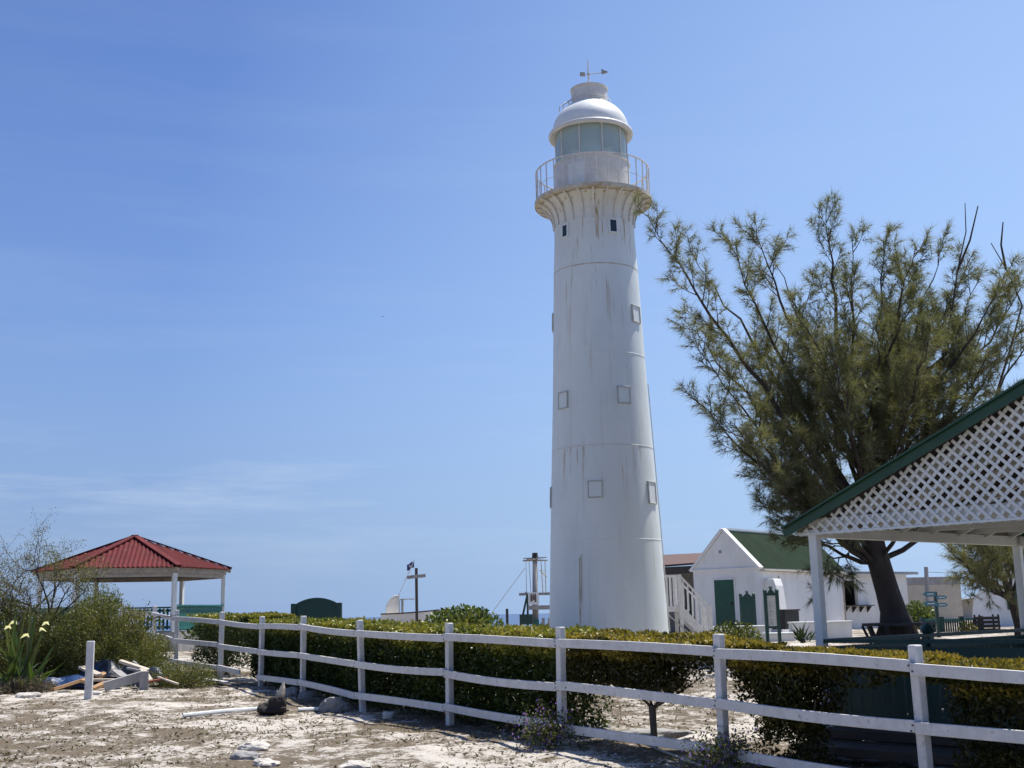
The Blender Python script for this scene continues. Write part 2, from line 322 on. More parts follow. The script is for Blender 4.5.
# ------------------------------------------------------------------ ground and sea
def build_ground():
    rr = np.concatenate([np.linspace(.5,9,12), np.geomspace(9.3,40,330), np.geomspace(40.6,420,70)])
    th = np.concatenate([np.linspace(-30,30,420), np.linspace(31,329,120)]); th = np.radians(th)
    R_, T_ = np.meshgrid(rr, th, indexing='ij'); X = R_*np.sin(T_); Y = R_*np.cos(T_); Z = Hn(X, Y)
    nr, na = X.shape; V = np.stack([X,Y,Z], -1).reshape(-1,3)
    i, j = np.meshgrid(np.arange(nr-1), np.arange(na), indexing='ij'); j2 = (j+1) % na
    Fq = np.stack([i*na+j, (i+1)*na+j, (i+1)*na+j2, i*na+j2], -1).reshape(-1,4)
    vs = [tuple(v) for v in V]; fs = [tuple(q) for q in Fq[:, ::-1]]
    fs.append(tuple(range(na)))
    me = bpy.data.meshes.new('ground'); me.from_pydata(vs, [], fs); me.validate()
    o = link('ground', me, M['ground'], smooth=True); o['kind'] = 'structure'
build_ground()
sea = MB().lathe([(300,-9.5),(2000,-9.5),(30000,-9.5)], 96).build('sea', M['sea']); sea['kind'] = 'structure'

# dry litter and tufts over the sand
def build_litter():
    n = 70000
    d = np.sqrt(RNG.uniform(10.5**2, 36**2, n)); a = RNG.uniform(-.45,.45,n); x = d*np.sin(a); y = d*np.cos(a)
    P = np.stack([x,y,x*0],-1); dens = vnoise(P*.5,21)*.5+vnoise(P*1.7,22)*.5+vnoise(P*5,23)*.25; k = (dens > .555) & (RNG.random(n) < .85*np.clip((24-d)/10+.25,.25,1)); x, y = x[k], y[k]
    z = Hn(x,y); n = len(x); D = rdir(n); D[:,2] = np.abs(D[:,2])*.28+.03
    leaves('dry_litter', np.stack([x,y,z-.004],-1), D, rdir(n), RNG.uniform(.03,.09,n), RNG.uniform(.012,.032,n), M['dry_leaf'], rnd=RNG.random(n)**1.6)
    o = bpy.data.objects['dry_litter']; tag(o, 'dry brown leaf litter and grass stubs scattered over the white sand', 'litter', kind='stuff')
    # grass tufts
    n = 2600; d = np.sqrt(RNG.uniform(11**2, 34**2, n)); a = RNG.uniform(-.42,.42,n); x = d*np.sin(a); y = d*np.cos(a)
    P = np.stack([x,y,x*0],-1); k = vnoise(P*.7,31)+.5*vnoise(P*2.2,32) > .82; x, y = x[k], y[k]; z = Hn(x,y); m = 16
    bx = np.repeat(x,m)+RNG.normal(0,.035,len(x)*m); by = np.repeat(y,m)+RNG.normal(0,.035,len(x)*m); D = rdir(len(bx)); D[:,2] = np.abs(D[:,2])+.35
    leaves('dry_grass', np.stack([bx,by,Hn(bx,by)-.005],-1), D, rdir(len(bx)), RNG.uniform(.03,.10,len(bx)), .009, M['dry_leaf'], rnd=RNG.uniform(.3,1,len(bx)), tri=True)
    tag(bpy.data.objects['dry_grass'], 'short dry grass tufts growing in the sandy yard', 'grass', kind='stuff')
    n = 2200; d = np.sqrt(RNG.uniform(10.8**2, 28**2, n)); a = RNG.uniform(-.42,.42,n); b = MB()
    for dd, aa in zip(d,a):
        px, py = dd*math.sin(aa), dd*math.cos(aa); r = random.uniform(.008,.03); pz = H(px,py)
        q = [Vector((random.uniform(.7,1.2)*c[0]*r+px, random.uniform(.7,1.2)*c[1]*r+py, pz+c[2]*r*random.uniform(.4,.9))) for c in ((1,0,.1),(0,1,.1),(-1,0,.1),(0,-1,.1),(.2,.1,1))]
        b.add(q, [(0,1,4),(1,2,4),(2,3,4),(3,0,4)])
    tag(b.build('pebbles', M['limestone']), 'small pale pebbles scattered over the sandy yard', 'pebbles', kind='stuff')
build_litter()

# ------------------------------------------------------------------ lighthouse
TX, TY = 2.65, 35.0
TZ = H(TX,TY)-.1
lh = thing('lighthouse', (TX,TY,TZ), 'tall white iron lighthouse tower with railed gallery and domed lantern', 'lighthouse')
SH = [(1.765,TZ),(1.725,.97),(1.571,4.75),(1.431,7.76),(1.292,11.67),(1.237,12.8),(1.225,13.9)]
def RT(z):
    return float(np.interp(z, [p[1] for p in SH], [p[0] for p in SH]))
C0 = (TX,TY,0)
prof = []
seams = (3.5,6.2,8.95,11.67)
zz = [round(float(v),3) for v in np.linspace(TZ,13.92,60)]
for z in zz:
    prof.append((RT(z), z))
MB().lathe(prof, 96, C0).build('tower_shaft', M['tower'], lh, smooth=True)
for z in seams:
    MB().lathe([(RT(z+.02)-.002,z+.02),(RT(z)+.006,z+.012),(RT(z)+.006,z-.012),(RT(z-.02)-.002,z-.02)], 96, C0).build('plate_seam', M['rusty'] if z in (11.67,) else M['metal'] if z == 6.2 else M['tower'], lh)
AZ0 = math.atan2(-TY, -TX)      # direction from tower towards the viewer's side
def around(deg, r, z): a = AZ0+rad(deg); return Vector((TX+r*math.cos(a), TY+r*math.sin(a), z))
for deg, z, w, h, op in ((-45,12.84,.24,.40,1),(27.5,12.86,.26,.42,1),(59,10.2,.42,.5,2),(-92,10.2,.42,.5,0),(-49,7.62,.40,.48,0),(28.6,7.66,.40,.48,0),(-8.7,4.92,.40,.46,0),(62.5,4.85,.46,.62,2),(-86,4.85,.42,.56,0),(150,7.6,.4,.5,0),(120,4.9,.4,.5,0)):
    r = RT(z); a = AZ0+rad(deg); n = Vector((math.cos(a),math.sin(a),0)); t = Vector((-n.y,n.x,0)); up = Vector((0,0,1)); c = around(deg, r, z); slope = .036
    upv = (up-n*slope).normalized(); b = MB(); fw = .036 if op != 1 else .05
    for sx, sz, ww, hh in ((-w/2,0,fw,h+fw),(w/2,0,fw,h+fw),(0,h/2,w-fw,fw),(0,-h/2,w-fw,fw)):
        b.box(c+t*sx+upv*sz+n*.0, (ww,.07,hh), ax=(t,n,upv))
    fr = b.build('window', M['white_trim'] if op == 1 else M['panel_frame'], lh, bevel=.008)
    MB().box(c-n*.005, (w-fw,.045,h-fw), ax=(t,n,upv)).build('pane' if op else 'shutter', M['pane'] if op == 1 else M['tower'] if op == 0 else M['blue_sign'] if False else M['white_trim'], fr)
# gallery
GZ0, GZ1, GR = 13.90, 14.0, 1.80
MB().lathe([(1.2,GZ0),(GR-.03,GZ0),(GR,GZ0+.02),(GR,GZ1),(1.2,GZ1+.01)], 72, C0).build('gallery_deck', M['rusty'], lh)
MB().lathe([(GR+.004,GZ0+.0),(GR+.022,GZ0+.0),(GR+.022,GZ1+.012),(GR+.004,GZ1+.012),(GR+.004,GZ0+.0)], 72, C0).build('gallery_rim', M['rusty'], lh)
MB().lathe([(RT(13.2)+.004,13.2),(RT(13.4)+.03,13.42),(1.33,13.62),(1.45,13.78),(1.60,13.885)], 72, C0).build('gallery_flare', M['tower'], lh, smooth=True)
for k in range(24):
    a = 2*math.pi*(k+.5)/24+.06; n = Vector((math.cos(a),math.sin(a),0)); t = Vector((-n.y,n.x,0))
    out = []
    for i in range(13):
        u = i/12; z = 13.12+.76*u; r = RT(z)+.02+.52*(.35*u**2+.65*(1-math.sqrt(max(0,1-u**2.4))))
        out.append((r,z))
    poly = [Vector((TX,TY,0))+n*r+Vector((0,0,z)) for r,z in out]+[Vector((TX,TY,0))+n*1.2+Vector((0,0,z)) for z in (13.88,13.12)]
    b = MB().prism([p-t*.018 for p in poly], t*.036)
    for (r0,z0),(r1,z1) in zip(out, out[1:]):
        b.bar(Vector((TX,TY,0))+n*(r0+.012)+Vector((0,0,z0)), Vector((TX,TY,0))+n*(r1+.012)+Vector((0,0,z1)), .055, .018, up=n)
    b.build('bracket', M['metal'], lh)
b = MB()
for k in range(32):
    a = 2*math.pi*k/32; p = Vector((TX+1.76*math.cos(a),TY+1.76*math.sin(a),0)); b.tube([p+Vector((0,0,GZ1)),p+Vector((0,0,14.97))], .017, 6)
for z, r in ((14.97,.024),(14.42,.009)):
    pts = [(TX+1.76*math.cos(2*math.pi*k/72),TY+1.76*math.sin(2*math.pi*k/72),z) for k in range(73)]; b.tube(pts, r, 6)
b.build('railing', M['metal'], lh)
# lantern
dr = MB().lathe([(1.17,GZ1),(1.17,15.12),(1.2,15.13),(1.2,15.19),(1.12,15.2)], 64, C0).build('lantern_drum', M['metal'], lh, smooth=False)
a = AZ0+rad(-24); n = Vector((math.cos(a),math.sin(a),0)); t = Vector((-n.y,n.x,0))
MB().box(Vector((TX,TY,14.5))+n*1.15, (.56,.06,.86), ax=(t,n,Vector((0,0,1)))).build('lantern_door', M['white_trim'], lh, bevel=.01)
MB().lathe([(1.10,15.2),(1.10,16.24)], 64, C0).build('glazing', M['glass'], lh, smooth=True)
for k in range(10):
    a = AZ0+rad(-18+36*k); p = Vector((TX+1.115*math.cos(a),TY+1.115*math.sin(a),0)); MB().bar(p+Vector((0,0,15.19)), p+Vector((0,0,16.26)), .035, .035, up=(math.cos(a),math.sin(a),0)).build('glazing_bar', M['metal'], lh)
MB().lathe([(.9,15.0),(.9,15.05),(.02,15.05)], 32, C0).build('lantern_floor', M['metal'], lh)
MB().lathe([(0.01,15.05),(.22,15.05),(.22,15.45),(.3,15.46),(.34,15.6),(.34,15.85),(.26,16.0),(.01,16.02)], 24, C0).build('lamp', M['white_trim'], lh, smooth=True)
MB().lathe([(1.08,16.22),(1.27,16.12),(1.31,16.13),(1.33,16.2),(1.31,16.27),(1.2,16.33)], 72, C0).build('eave', M['metal'], lh, smooth=True)
MB().lathe([(1.2*math.cos(u),16.32+1.02*math.sin(u)) for u in np.linspace(0,rad(62),14)], 64, C0).build('dome', M['white_trim'], lh, smooth=True)
vt = MB().lathe([(.62,17.18),(.60,17.23),(.57,17.26),(.57,17.70),(.60,17.71),(.60,17.75),(.4,17.80),(.01,17.83)], 48, C0).build('vent', M['metal'], lh, smooth=False)
b = MB(); b.tube([(TX+.66*math.cos(t_),TY+.66*math.sin(t_),17.33) for t_ in np.linspace(0,2*math.pi,49)], .014, 5)
for k in range(8):
    t_ = 2*math.pi*k/8; b.tube([(TX+.57*math.cos(t_),TY+.57*math.sin(t_),17.29),(TX+.66*math.cos(t_),TY+.66*math.sin(t_),17.33)], .012, 5)
b.build('vent_rail', M['metal'], vt)
b = MB(); b.tube([around(-70,1.02,16.93),around(-72,.98,17.12),around(-75,.62,17.36)], .018, 5).tube([around(-60,.96,16.95),around(-62,.92,17.14),around(-65,.6,17.36)], .018, 5).build('dome_ladder', M['metal'], lh)
fin = MB().tube([(TX,TY,17.8),(TX,TY,18.25),(TX,TY,18.83)], [.035,.028,.012], 6).build('finial', M['metal'], lh)
b = MB(); b.tube([(TX-.2,TY,18.28),(TX+.62,TY+.1,18.40)], .014, 5); b.box((TX-.19,TY,18.30), (.16,.02,.14), rz=.1); b.prism([(TX+.44,TY+.08,18.32),(TX+.66,TY+.1,18.41),(TX+.42,TY+.08,18.51)], (0,.02,0)); b.tube([(TX-.03,TY,18.30),(TX+.03,TY,18.30)], .05, 8)
b.build('weather_vane', M['grey_wood'], fin)
b = MB(); b.tube([around(-27,RT(.9)+.01,.9),around(-27,RT(3.0)+.01,3.0)], .018, 6); b.tube([around(-25,RT(1.75)+.01,1.75),around(-25,RT(3.1)+.01,3.1)], .010, 6); b.build('conduit', M['rusty'], lh)
b = MB(); b.tube([around(88,RT(z)+.03,z) for z in (.9,3,6,8.2)], .014, 6).build('downpipe', M['metal'], lh)

# ------------------------------------------------------------------ post and rail fence
FP = [(4.85,7.9,None)]
for px, py, Y in ((911,645,10.0),(715,634,11.95),(557,627,14.0),(446,623,16.2),(357,620,18.30),(301,616,20.7),(260,616.5,22.8),(220,612,24.6),(175,610,27.0),(153,606,29.2),(120,604,31.5)):
    p = at(px, py, Y); FP.append((p.x,p.y,p.z))
FP[0] = (FP[0][0],FP[0][1],FP[1][2]-.08)
def fpos(s):
    i = max(0,min(len(FP)-2,int(math.floor(s)))); u = s-i; a, b = FP[i], FP[i+1]
    return Vector((a[0]+(b[0]-a[0])*u, a[1]+(b[1]-a[1])*u, a[2]+(b[2]-a[2])*u))
def fdir(s):
    i = max(0,min(len(FP)-2,int(math.floor(s)))); d = Vector((FP[i+1][0]-FP[i][0],FP[i+1][1]-FP[i][1],0)); return d.normalized()
FN = Vector((.83,.56,0)).normalized()       # away from the road side
fence = thing('post_and_rail_fence', (FP[4][0],FP[4][1],H(FP[4][0],FP[4][1])), 'long white wooden post and rail fence running across in front of the hedge', 'fence')
for i, (x,y,z) in enumerate(FP):
    d = fdir(min(i,len(FP)-2)); rz = math.atan2(d.y,d.x)+random.uniform(-.06,.06); lean = Vector((random.uniform(-.012,.012),random.uniform(-.012,.012),0))
    if i == 5: lean = Vector((-.035,.0,0))
    g = H(x,y)-.15; up = (Vector((0,0,1))+lean).normalized(); ex = Vector((math.cos(rz),math.sin(rz),0)); ex = (ex-up*ex.dot(up)).normalized(); ey = up.cross(ex)
    c = Vector((x,y,(z+g)/2))+FN*.047-lean*(z-g)*.5
    MB().box(c, (.088,.088,z-g), ax=(ex,ey,up)).build('post', M['white_wood'], fence, bevel=.012)
for row, dz in enumerate((.185,.66,1.11)):
    for i in range(len(FP)-1):
        if row == 2 and i in (7,): continue
        a, b = Vector(FP[i]), Vector(FP[i+1]); d = (b-a).normalized(); n = 8; vs = []
        j0, j1 = random.uniform(-.02,.02), random.uniform(-.02,.02); sag = random.uniform(-.025,.015); bow = random.uniform(-.012,.012)
        ln = 1.0
        if row == 2 and i == 6: a = a+(b-a)*.02
        hgt = .098
        side = Vector((d.y,-d.x,0)).normalized(); side = side if side.dot(FN) < 0 else -side
        mb = MB(); ring = []
        for k in range(n+1):
            u = k/n; p = a+(b-a)*u; w = math.sin(math.pi*u)
            p = Vector((p.x,p.y,p.z-dz+j0*(1-u)+j1*u+sag*w))+side*(.028+bow*w*.5)
            e = hgt/2*(1+random.uniform(-.02,.02))
            mb.v += [tuple(p+side*.02+Vector((0,0,e))),tuple(p-side*.02+Vector((0,0,e))),tuple(p-side*.02-Vector((0,0,e))),tuple(p+side*.02-Vector((0,0,e)))]
        for k in range(n):
            o = k*4
            for q in range(4): mb.f.append((o+q,o+(q+1)%4,o+4+(q+1)%4,o+4+q))
        mb.f += [(3,2,1,0),(n*4,n*4+1,n*4+2,n*4+3)]
        mb.build('rail', M['white_wood'], fence, bevel=.006)
nb = MB()
for i in range(1,len(FP)-1):
    for dz in (.185,.66,1.11):
        for q in (-.022,.024):
            p = Vector(FP[i])-Vector((0,0,dz+q))-FN*.049+fdir(i)*random.uniform(-.03,.03); nb.box(p, (.013,.013,.013))
nb.build('nail_heads', M['brown_wood'], fence)
# stub of the broken bottom rail
p = fpos(8); q = fpos(7.42); MB().bar(p-Vector((0,0,1.10))-FN*.03, q-Vector((0,0,1.10))-FN*.03, .04, .10).build('broken_rail', M['white_wood'], fence, bevel=.006)
p = fpos(7.9)-FN*.35; q = fpos(7.35)-FN*.35
tag(MB().bar((p.x,p.y,H(p.x,p.y)+.05), (q.x,q.y,H(q.x,q.y)+.06), .13, .05).build('broken_board', M['white_wood'], bevel=.006), 'short white broken fence board lying on sand below the gap in the fence', 'board')
p = GP(88,699); t_ = at(91,641,p.y)
tag(MB().box(((p.x+t_.x)/2,p.y,(p.z+t_.z)/2-.06), (.125,.11,t_.z-p.z+.12), rz=.2).build('fence_post', M['white_wood'], bevel=.012), 'lone weathered white post standing by the debris pile', 'post')

# ------------------------------------------------------------------ hedge plants behind the fence
def hedge_volume(s0, s1, o0, o1, z0f, z1f, n, keep=1.0, seed=5, shell=.55):
    s = RNG.uniform(s0, s1, n); u = RNG.random(n); v = RNG.random(n)
    k = RNG.random(n) < shell
    e = RNG.integers(0, 3, n)
    u = np.where(k & (e == 0), RNG.beta(1,7,n), u); v = np.where(k & (e > 0), 1-RNG.beta(1,9,n), v)
    idx = np.clip(np.floor(s).astype(int), 0, len(FP)-2); f = s-idx; A = np.array(FP)
    base = A[idx]*(1-f[:,None])+A[idx+1]*f[:,None]
    off = o0+(o1-o0)*u
    x = base[:,0]+FN.x*off; y = base[:,1]+FN.y*off; top = base[:,2]; z = top+z0f+(z1f-z0f)*v
    P = np.stack([x,y,z],-1); nn = vnoise(P*2.1,seed)*.6+vnoise(P*5.3,seed+1)*.4
    edge = np.minimum(np.minimum(u,1-u)*(o1-o0), np.minimum(s-s0,s1-s)*2.5)
    kk = (nn > .36-.5*np.minimum(edge,.25)) if keep >= 1 else (nn > 1-keep)
    P = P+(vnoise(P*3,seed+2)[:,None]-.5)*.16*FN.to_tuple()+np.array([0,0,1])*((vnoise(P*2.6,seed+3)-.5)*.10)[:,None]
    gz = Hn(P[:,0],P[:,1]); kk &= P[:,2] > gz+.02
    return P[kk], v[kk]
def hedge(name, label, cat, vols, m, stems, group='clipped shrubs behind the fence', size=(.035,.065)):
    Ps, vv = zip(*[hedge_volume(*v) for v in vols]); P = np.concatenate(Ps); v = np.concatenate(vv); n = len(P)
    base = fpos(sum(stems[0][:1])); r = thing(name, (base.x+FN.x*.6, base.y+FN.y*.6, H(base.x+FN.x*.6,base.y+FN.y*.6)), label, cat, group)
    D = rdir(n)+np.array([-.25*FN.x,-.25*FN.y,.35]); N = rdir(n)*.9+np.array([0,0,.9])
    rn = vnoise(P*1.6,9)*.35+RNG.random(n)*.36+.45*sstep((v-.68)/.2)  # upper leaves yellower: new growth, plus sunlit-top contrast painted into the leaf colour
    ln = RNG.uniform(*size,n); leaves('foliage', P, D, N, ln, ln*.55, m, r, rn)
    for s, off, top in stems:
        p = fpos(s); bx, by = p.x+FN.x*off, p.y+FN.y*off; g = H(bx,by); fork = g+random.uniform(.35,.5); mb = MB()
        mb.tube([(bx,by,g-.06),(bx+random.uniform(-.03,.03),by,(g+fork)/2),(bx+random.uniform(-.04,.04),by,fork)], [.045,.038,.042], 8)
        for k in range(7):
            a = random.uniform(0,6.28); sp = random.uniform(.25,.6); e = Vector((bx+math.cos(a)*sp, by+math.sin(a)*sp*.6, p.z-top+random.uniform(-.1,.05)))
            mid = Vector((bx+math.cos(a)*sp*.45, by+math.sin(a)*sp*.3, fork+(e.z-fork)*.35)); mb.tube([(bx,by,fork-.03),mid,e], [.018,.014,.006], 5)
        mb.build('stem', M['grey_twig'], r, smooth=True)
    return r
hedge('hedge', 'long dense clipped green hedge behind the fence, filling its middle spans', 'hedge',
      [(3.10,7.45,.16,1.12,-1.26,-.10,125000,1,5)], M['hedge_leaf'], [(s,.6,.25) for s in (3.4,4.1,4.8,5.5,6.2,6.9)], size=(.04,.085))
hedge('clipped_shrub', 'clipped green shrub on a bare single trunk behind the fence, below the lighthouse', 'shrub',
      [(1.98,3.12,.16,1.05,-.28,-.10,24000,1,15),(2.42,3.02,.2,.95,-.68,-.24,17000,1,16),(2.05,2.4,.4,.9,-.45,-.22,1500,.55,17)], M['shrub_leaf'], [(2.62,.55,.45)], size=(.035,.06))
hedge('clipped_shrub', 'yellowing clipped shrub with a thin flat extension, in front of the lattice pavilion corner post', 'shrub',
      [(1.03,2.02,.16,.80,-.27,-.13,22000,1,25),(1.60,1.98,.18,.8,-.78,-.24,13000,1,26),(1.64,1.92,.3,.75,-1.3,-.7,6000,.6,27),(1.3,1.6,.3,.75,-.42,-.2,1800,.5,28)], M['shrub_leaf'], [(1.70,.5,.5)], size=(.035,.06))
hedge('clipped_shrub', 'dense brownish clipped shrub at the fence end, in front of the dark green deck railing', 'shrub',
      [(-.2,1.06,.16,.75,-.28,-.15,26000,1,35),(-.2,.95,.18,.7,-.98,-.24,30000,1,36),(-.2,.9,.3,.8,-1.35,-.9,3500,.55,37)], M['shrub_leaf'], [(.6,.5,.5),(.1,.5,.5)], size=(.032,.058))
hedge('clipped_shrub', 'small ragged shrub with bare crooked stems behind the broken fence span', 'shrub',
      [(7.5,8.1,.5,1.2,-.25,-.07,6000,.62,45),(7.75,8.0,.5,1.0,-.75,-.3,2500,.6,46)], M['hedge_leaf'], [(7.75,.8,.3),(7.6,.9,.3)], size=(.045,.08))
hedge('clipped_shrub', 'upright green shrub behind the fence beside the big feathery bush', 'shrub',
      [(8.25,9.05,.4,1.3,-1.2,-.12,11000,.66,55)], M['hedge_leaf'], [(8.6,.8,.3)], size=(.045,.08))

# low violet-flowered weed at a fence post
def weed(px, py, Y, label, n=1300, r=.24):
    p = at(px,py,Y); g = H(p.x,p.y); w = thing('flowering_weed', (p.x,p.y,g), label, 'plant', 'violet weeds under the fence')
    P = RNG.normal(size=(n,3))*np.array([r*.75,r*.6,r*.5])+np.array([p.x,p.y,g+.18]); P = P[P[:,2] > g]; n = len(P)
    leaves('foliage', P, rdir(n)+[0,0,.3], rdir(n), RNG.uniform(.03,.06,n), .02, M['bush_leaf'], w, RNG.random(n)*.6)
    m = n//4; Q = P[RNG.integers(0,n,m)]+RNG.normal(0,.03,(m,3)); leaves('flowers', Q, rdir(m)+[0,0,.3], rdir(m), .03, .026, M['petal'], w)['kind'] = 'stuff'
    mb = MB()
    for k in range(14):
        a = random.uniform(0,6.28); q = random.uniform(.1,r); mb.tube([(p.x,p.y,g-.02),(p.x+math.cos(a)*q*.5,p.y+math.sin(a)*q*.4,g+.15),(p.x+math.cos(a)*q,p.y+math.sin(a)*q*.7,g+random.uniform(.2,.42))], [.008,.006,.003], 4)
    mb.build('stems', M['grey_twig'], w)
weed(548,728,13.8, 'violet flowering weed growing round the fence post nearest the lighthouse')
weed(727,785,11.75, 'violet flowering weed at the lower picture edge by a fence post')

# ------------------------------------------------------------------ lattice pavilion
A = Vector((3.27,13.0,0)); ga, sa = rad(-47), rad(41)
gd = Vector((math.cos(ga),math.sin(ga),0)); sdv = Vector((math.cos(sa),math.sin(sa),0)); PW, PL = 5.5, 4.6
gz = .12; dz = gz+.14
pav = thing('lattice_pavilion', (A.x,A.y,0), 'white pavilion with diagonal lattice gable and green roof edge beside the casuarina', 'pavilion')
def PP(u, w, z): q = A+gd*u+sdv*w; return Vector((q.x,q.y,z))
EZ, TZB = 2.27, 2.12       # eave line, beam underside
slope = .428
for u, w in ((0,0),(0,PL),(PW,0),(PW,PL)):
    MB().box(PP(u,w,(gz-.1+2.33)/2), (.10,.10,2.33-gz+.1), rz=ga).build('post', M['white_trim'], pav, bevel=.01)
MB().bar(PP(-.05,.0,2.40), PP(PW+.05,.0,2.40), .05, .09).build('beam', M['white_trim'], pav)
MB().bar(PP(-.05,PL,2.30), PP(PW+.05,PL,2.30), .10, .13).build('beam', M['white_trim'], pav)
for u in (0,PW): MB().bar(PP(u,.055,2.305), PP(u,PL-.055,2.305), .09, .12).build('beam', M['white_trim'], pav)
# lattice gable: strips clipped to the triangle (u,z)
hw = PW/2
tri = [(-.22,EZ),(PW+.22,EZ),(hw,EZ+.02+(hw+.22)*slope)]
def clip(px, py, dx, dy):
    t0, t1 = -1e9, 1e9
    for (x0,y0),(x1,y1) in zip(tri, tri[1:]+tri[:1]):
        nx, ny = -(y1-y0), x1-x0; den = nx*dx+ny*dy; num = nx*(px-x0)+ny*(py-y0)
        if abs(den) < 1e-9:
            if num < 0: return None
            continue
        t = -num/den
        if den > 0: t0 = max(t0,t)
        else: t1 = min(t1,t)
    return (t0,t1) if t1-t0 > .04 else None
b = MB(); sp_ = .121
for sgn, off in ((1,-.052),(-1,-.064)):
    for k in range(-40,90):
        c = clip(k*sp_, EZ, .7071*sgn, .7071)
        if c:
            p, q = [(k*sp_+.7071*sgn*t, EZ+.7071*t) for t in c]
            b.bar(PP(p[0],off,p[1]), PP(q[0],off,q[1]), .009, .031, up=Vector((-.7071*gd.x*sgn,-.7071*gd.y*sgn,.7071)))
b.bar(PP(-.1,-.072,EZ+.012), PP(PW+.1,-.072,EZ+.012), .008, .024)
b.build('lattice_panel', M['white_trim'], pav)
b = MB(); sp_ = .121
for sgn, off in ((1,PL+.052),(-1,PL+.064)):
    for k in range(-40,90):
        c = clip(k*sp_, EZ, .7071*sgn, .7071)
        if c:
            p, q = [(k*sp_+.7071*sgn*t, EZ+.7071*t) for t in c]
            b.bar(PP(p[0],off,p[1]), PP(q[0],off,q[1]), .009, .031, up=Vector((-.7071*gd.x*sgn,-.7071*gd.y*sgn,.7071)))
b.build('lattice_panel', M['white_trim'], pav)
# roof
ov = .26; EY0, EY1 = -.16, PL+.16; apex = EZ+.07+(hw+ov)*slope
def roofz(u): return apex-abs(u-hw)*slope
for sgn in (-1,1):
    ue = hw+sgn*(hw+ov); b = MB(); n = 60
    vs = []; fs = []
    for k in range(n*2+1):
        w = EY0+(EY1-EY0)*k/(n*2); dzc = .012*math.cos(k*math.pi/2) + .006*math.sin(k*.7)
        vs += [PP(ue,w,roofz(ue)+dzc+.012), PP(hw,w,roofz(hw)+dzc+.012)]
    fs = [(2*k,2*k+1,2*k+3,2*k+2) for k in range(n*2)]
    b.add(vs, fs).build('roof_sheet', M['green_fascia'], pav)
    for w in (EY0-.02, EY1+.02):
        MB().bar(PP(ue,w,roofz(ue)-.045), PP(hw,w,roofz(hw)-.045), .025, .09).build('fascia', M['green_fascia'], pav)
    b = MB(); b.bar(PP(ue,EY0-.03,roofz(ue)+.018), PP(hw,EY0-.03,roofz(hw)+.018), .09, .02); b.build('roof_trim', M['green_fascia'], pav)
    MB().prism([PP(ue,EY0,roofz(ue)-.02),PP(ue,EY1,roofz(ue)-.02),PP(hw,EY1,roofz(hw)-.02),PP(hw,EY0,roofz(hw)-.02)], (0,0,.012)).build('roof_boarding', M['dark_wood'], pav)
    for k in range(7):
        w = .35+k*(PL-.6)/6; u0_ = hw+sgn*(hw-.03); MB().bar(PP(u0_,w,roofz(u0_)-.085), PP(hw,w,roofz(hw)-.085), .05, .10).build('rafter', M['white_trim'], pav)
# tie beams under the rafters
for k in range(3):
    w = 1.15+k*1.1; MB().bar(PP(-.06,w,2.415), PP(PW+.06,w,2.415), .06, .095).build('tie_beam', M['white_trim'], pav)
# deck and railings
MB().box(PP(PW/2,PL/2,dz-.06), (PW+.3,PL+.3,.10), rz=ga).build('deck', M['brown_wood'], pav, bevel=.01)
b = MB()
for k, z in enumerate((dz-.17,)):
    b.bar(PP(-.14,-.13,z), PP(PW+.14,-.13,z), .03, .11); b.bar(PP(-.13,-.10,z), PP(-.13,PL+.1,z), .03, .11)
b.build('deck_skirt', M['brown_wood'], pav)
MB().box(PP(PW/2,-.45,gz-.03), (PW*.98,.45,.09), rz=ga).build('step', M['brown_wood'], pav, bevel=.01)
def picket_rail(p, q, zt, zb):
    rl = MB(); rl.bar((p.x,p.y,zt), (q.x,q.y,zt), .12, .04); rl.bar((p.x,p.y,zt-.11), (q.x,q.y,zt-.11), .04, .09); rl.bar((p.x,p.y,zb+.10), (q.x,q.y,zb+.10), .04, .09)
    rr = rl.build('railing', M['green_paint'], pav)
    d = (q-p); ln = d.length; n = int(ln/.125); b = MB()
    for k in range(n):
        c = p+d*((k+.5)/n); b.bar((c.x,c.y,zb+.02), (c.x,c.y,zt-.06), .098+.012*(k % 3 == 0)-.02*(k % 7 == 3), .02, up=FNV(d))
    b.build('pickets', M['green_paint'], rr)
def FNV(d): return Vector((-d.y,d.x,0)).normalized()
picket_rail(PP(.06,0,0), PP(PW-.06,0,0), 1.14, dz); picket_rail(PP(0,.06,0), PP(0,PL-.06,0), 1.14, dz); picket_rail(PP(.06,PL,0), PP(PW-.06,PL,0), 1.14, dz)
q = PP(0,2.15,0); MB().box((q.x,q.y,.7), (.1,.1,.9), rz=ga).lathe([(.01,.0),(.08,.02),(.09,.06),(.05,.11),(.01,.14)], 12, (q.x,q.y,1.15)).build('newel_post', M['green_paint'], pav)

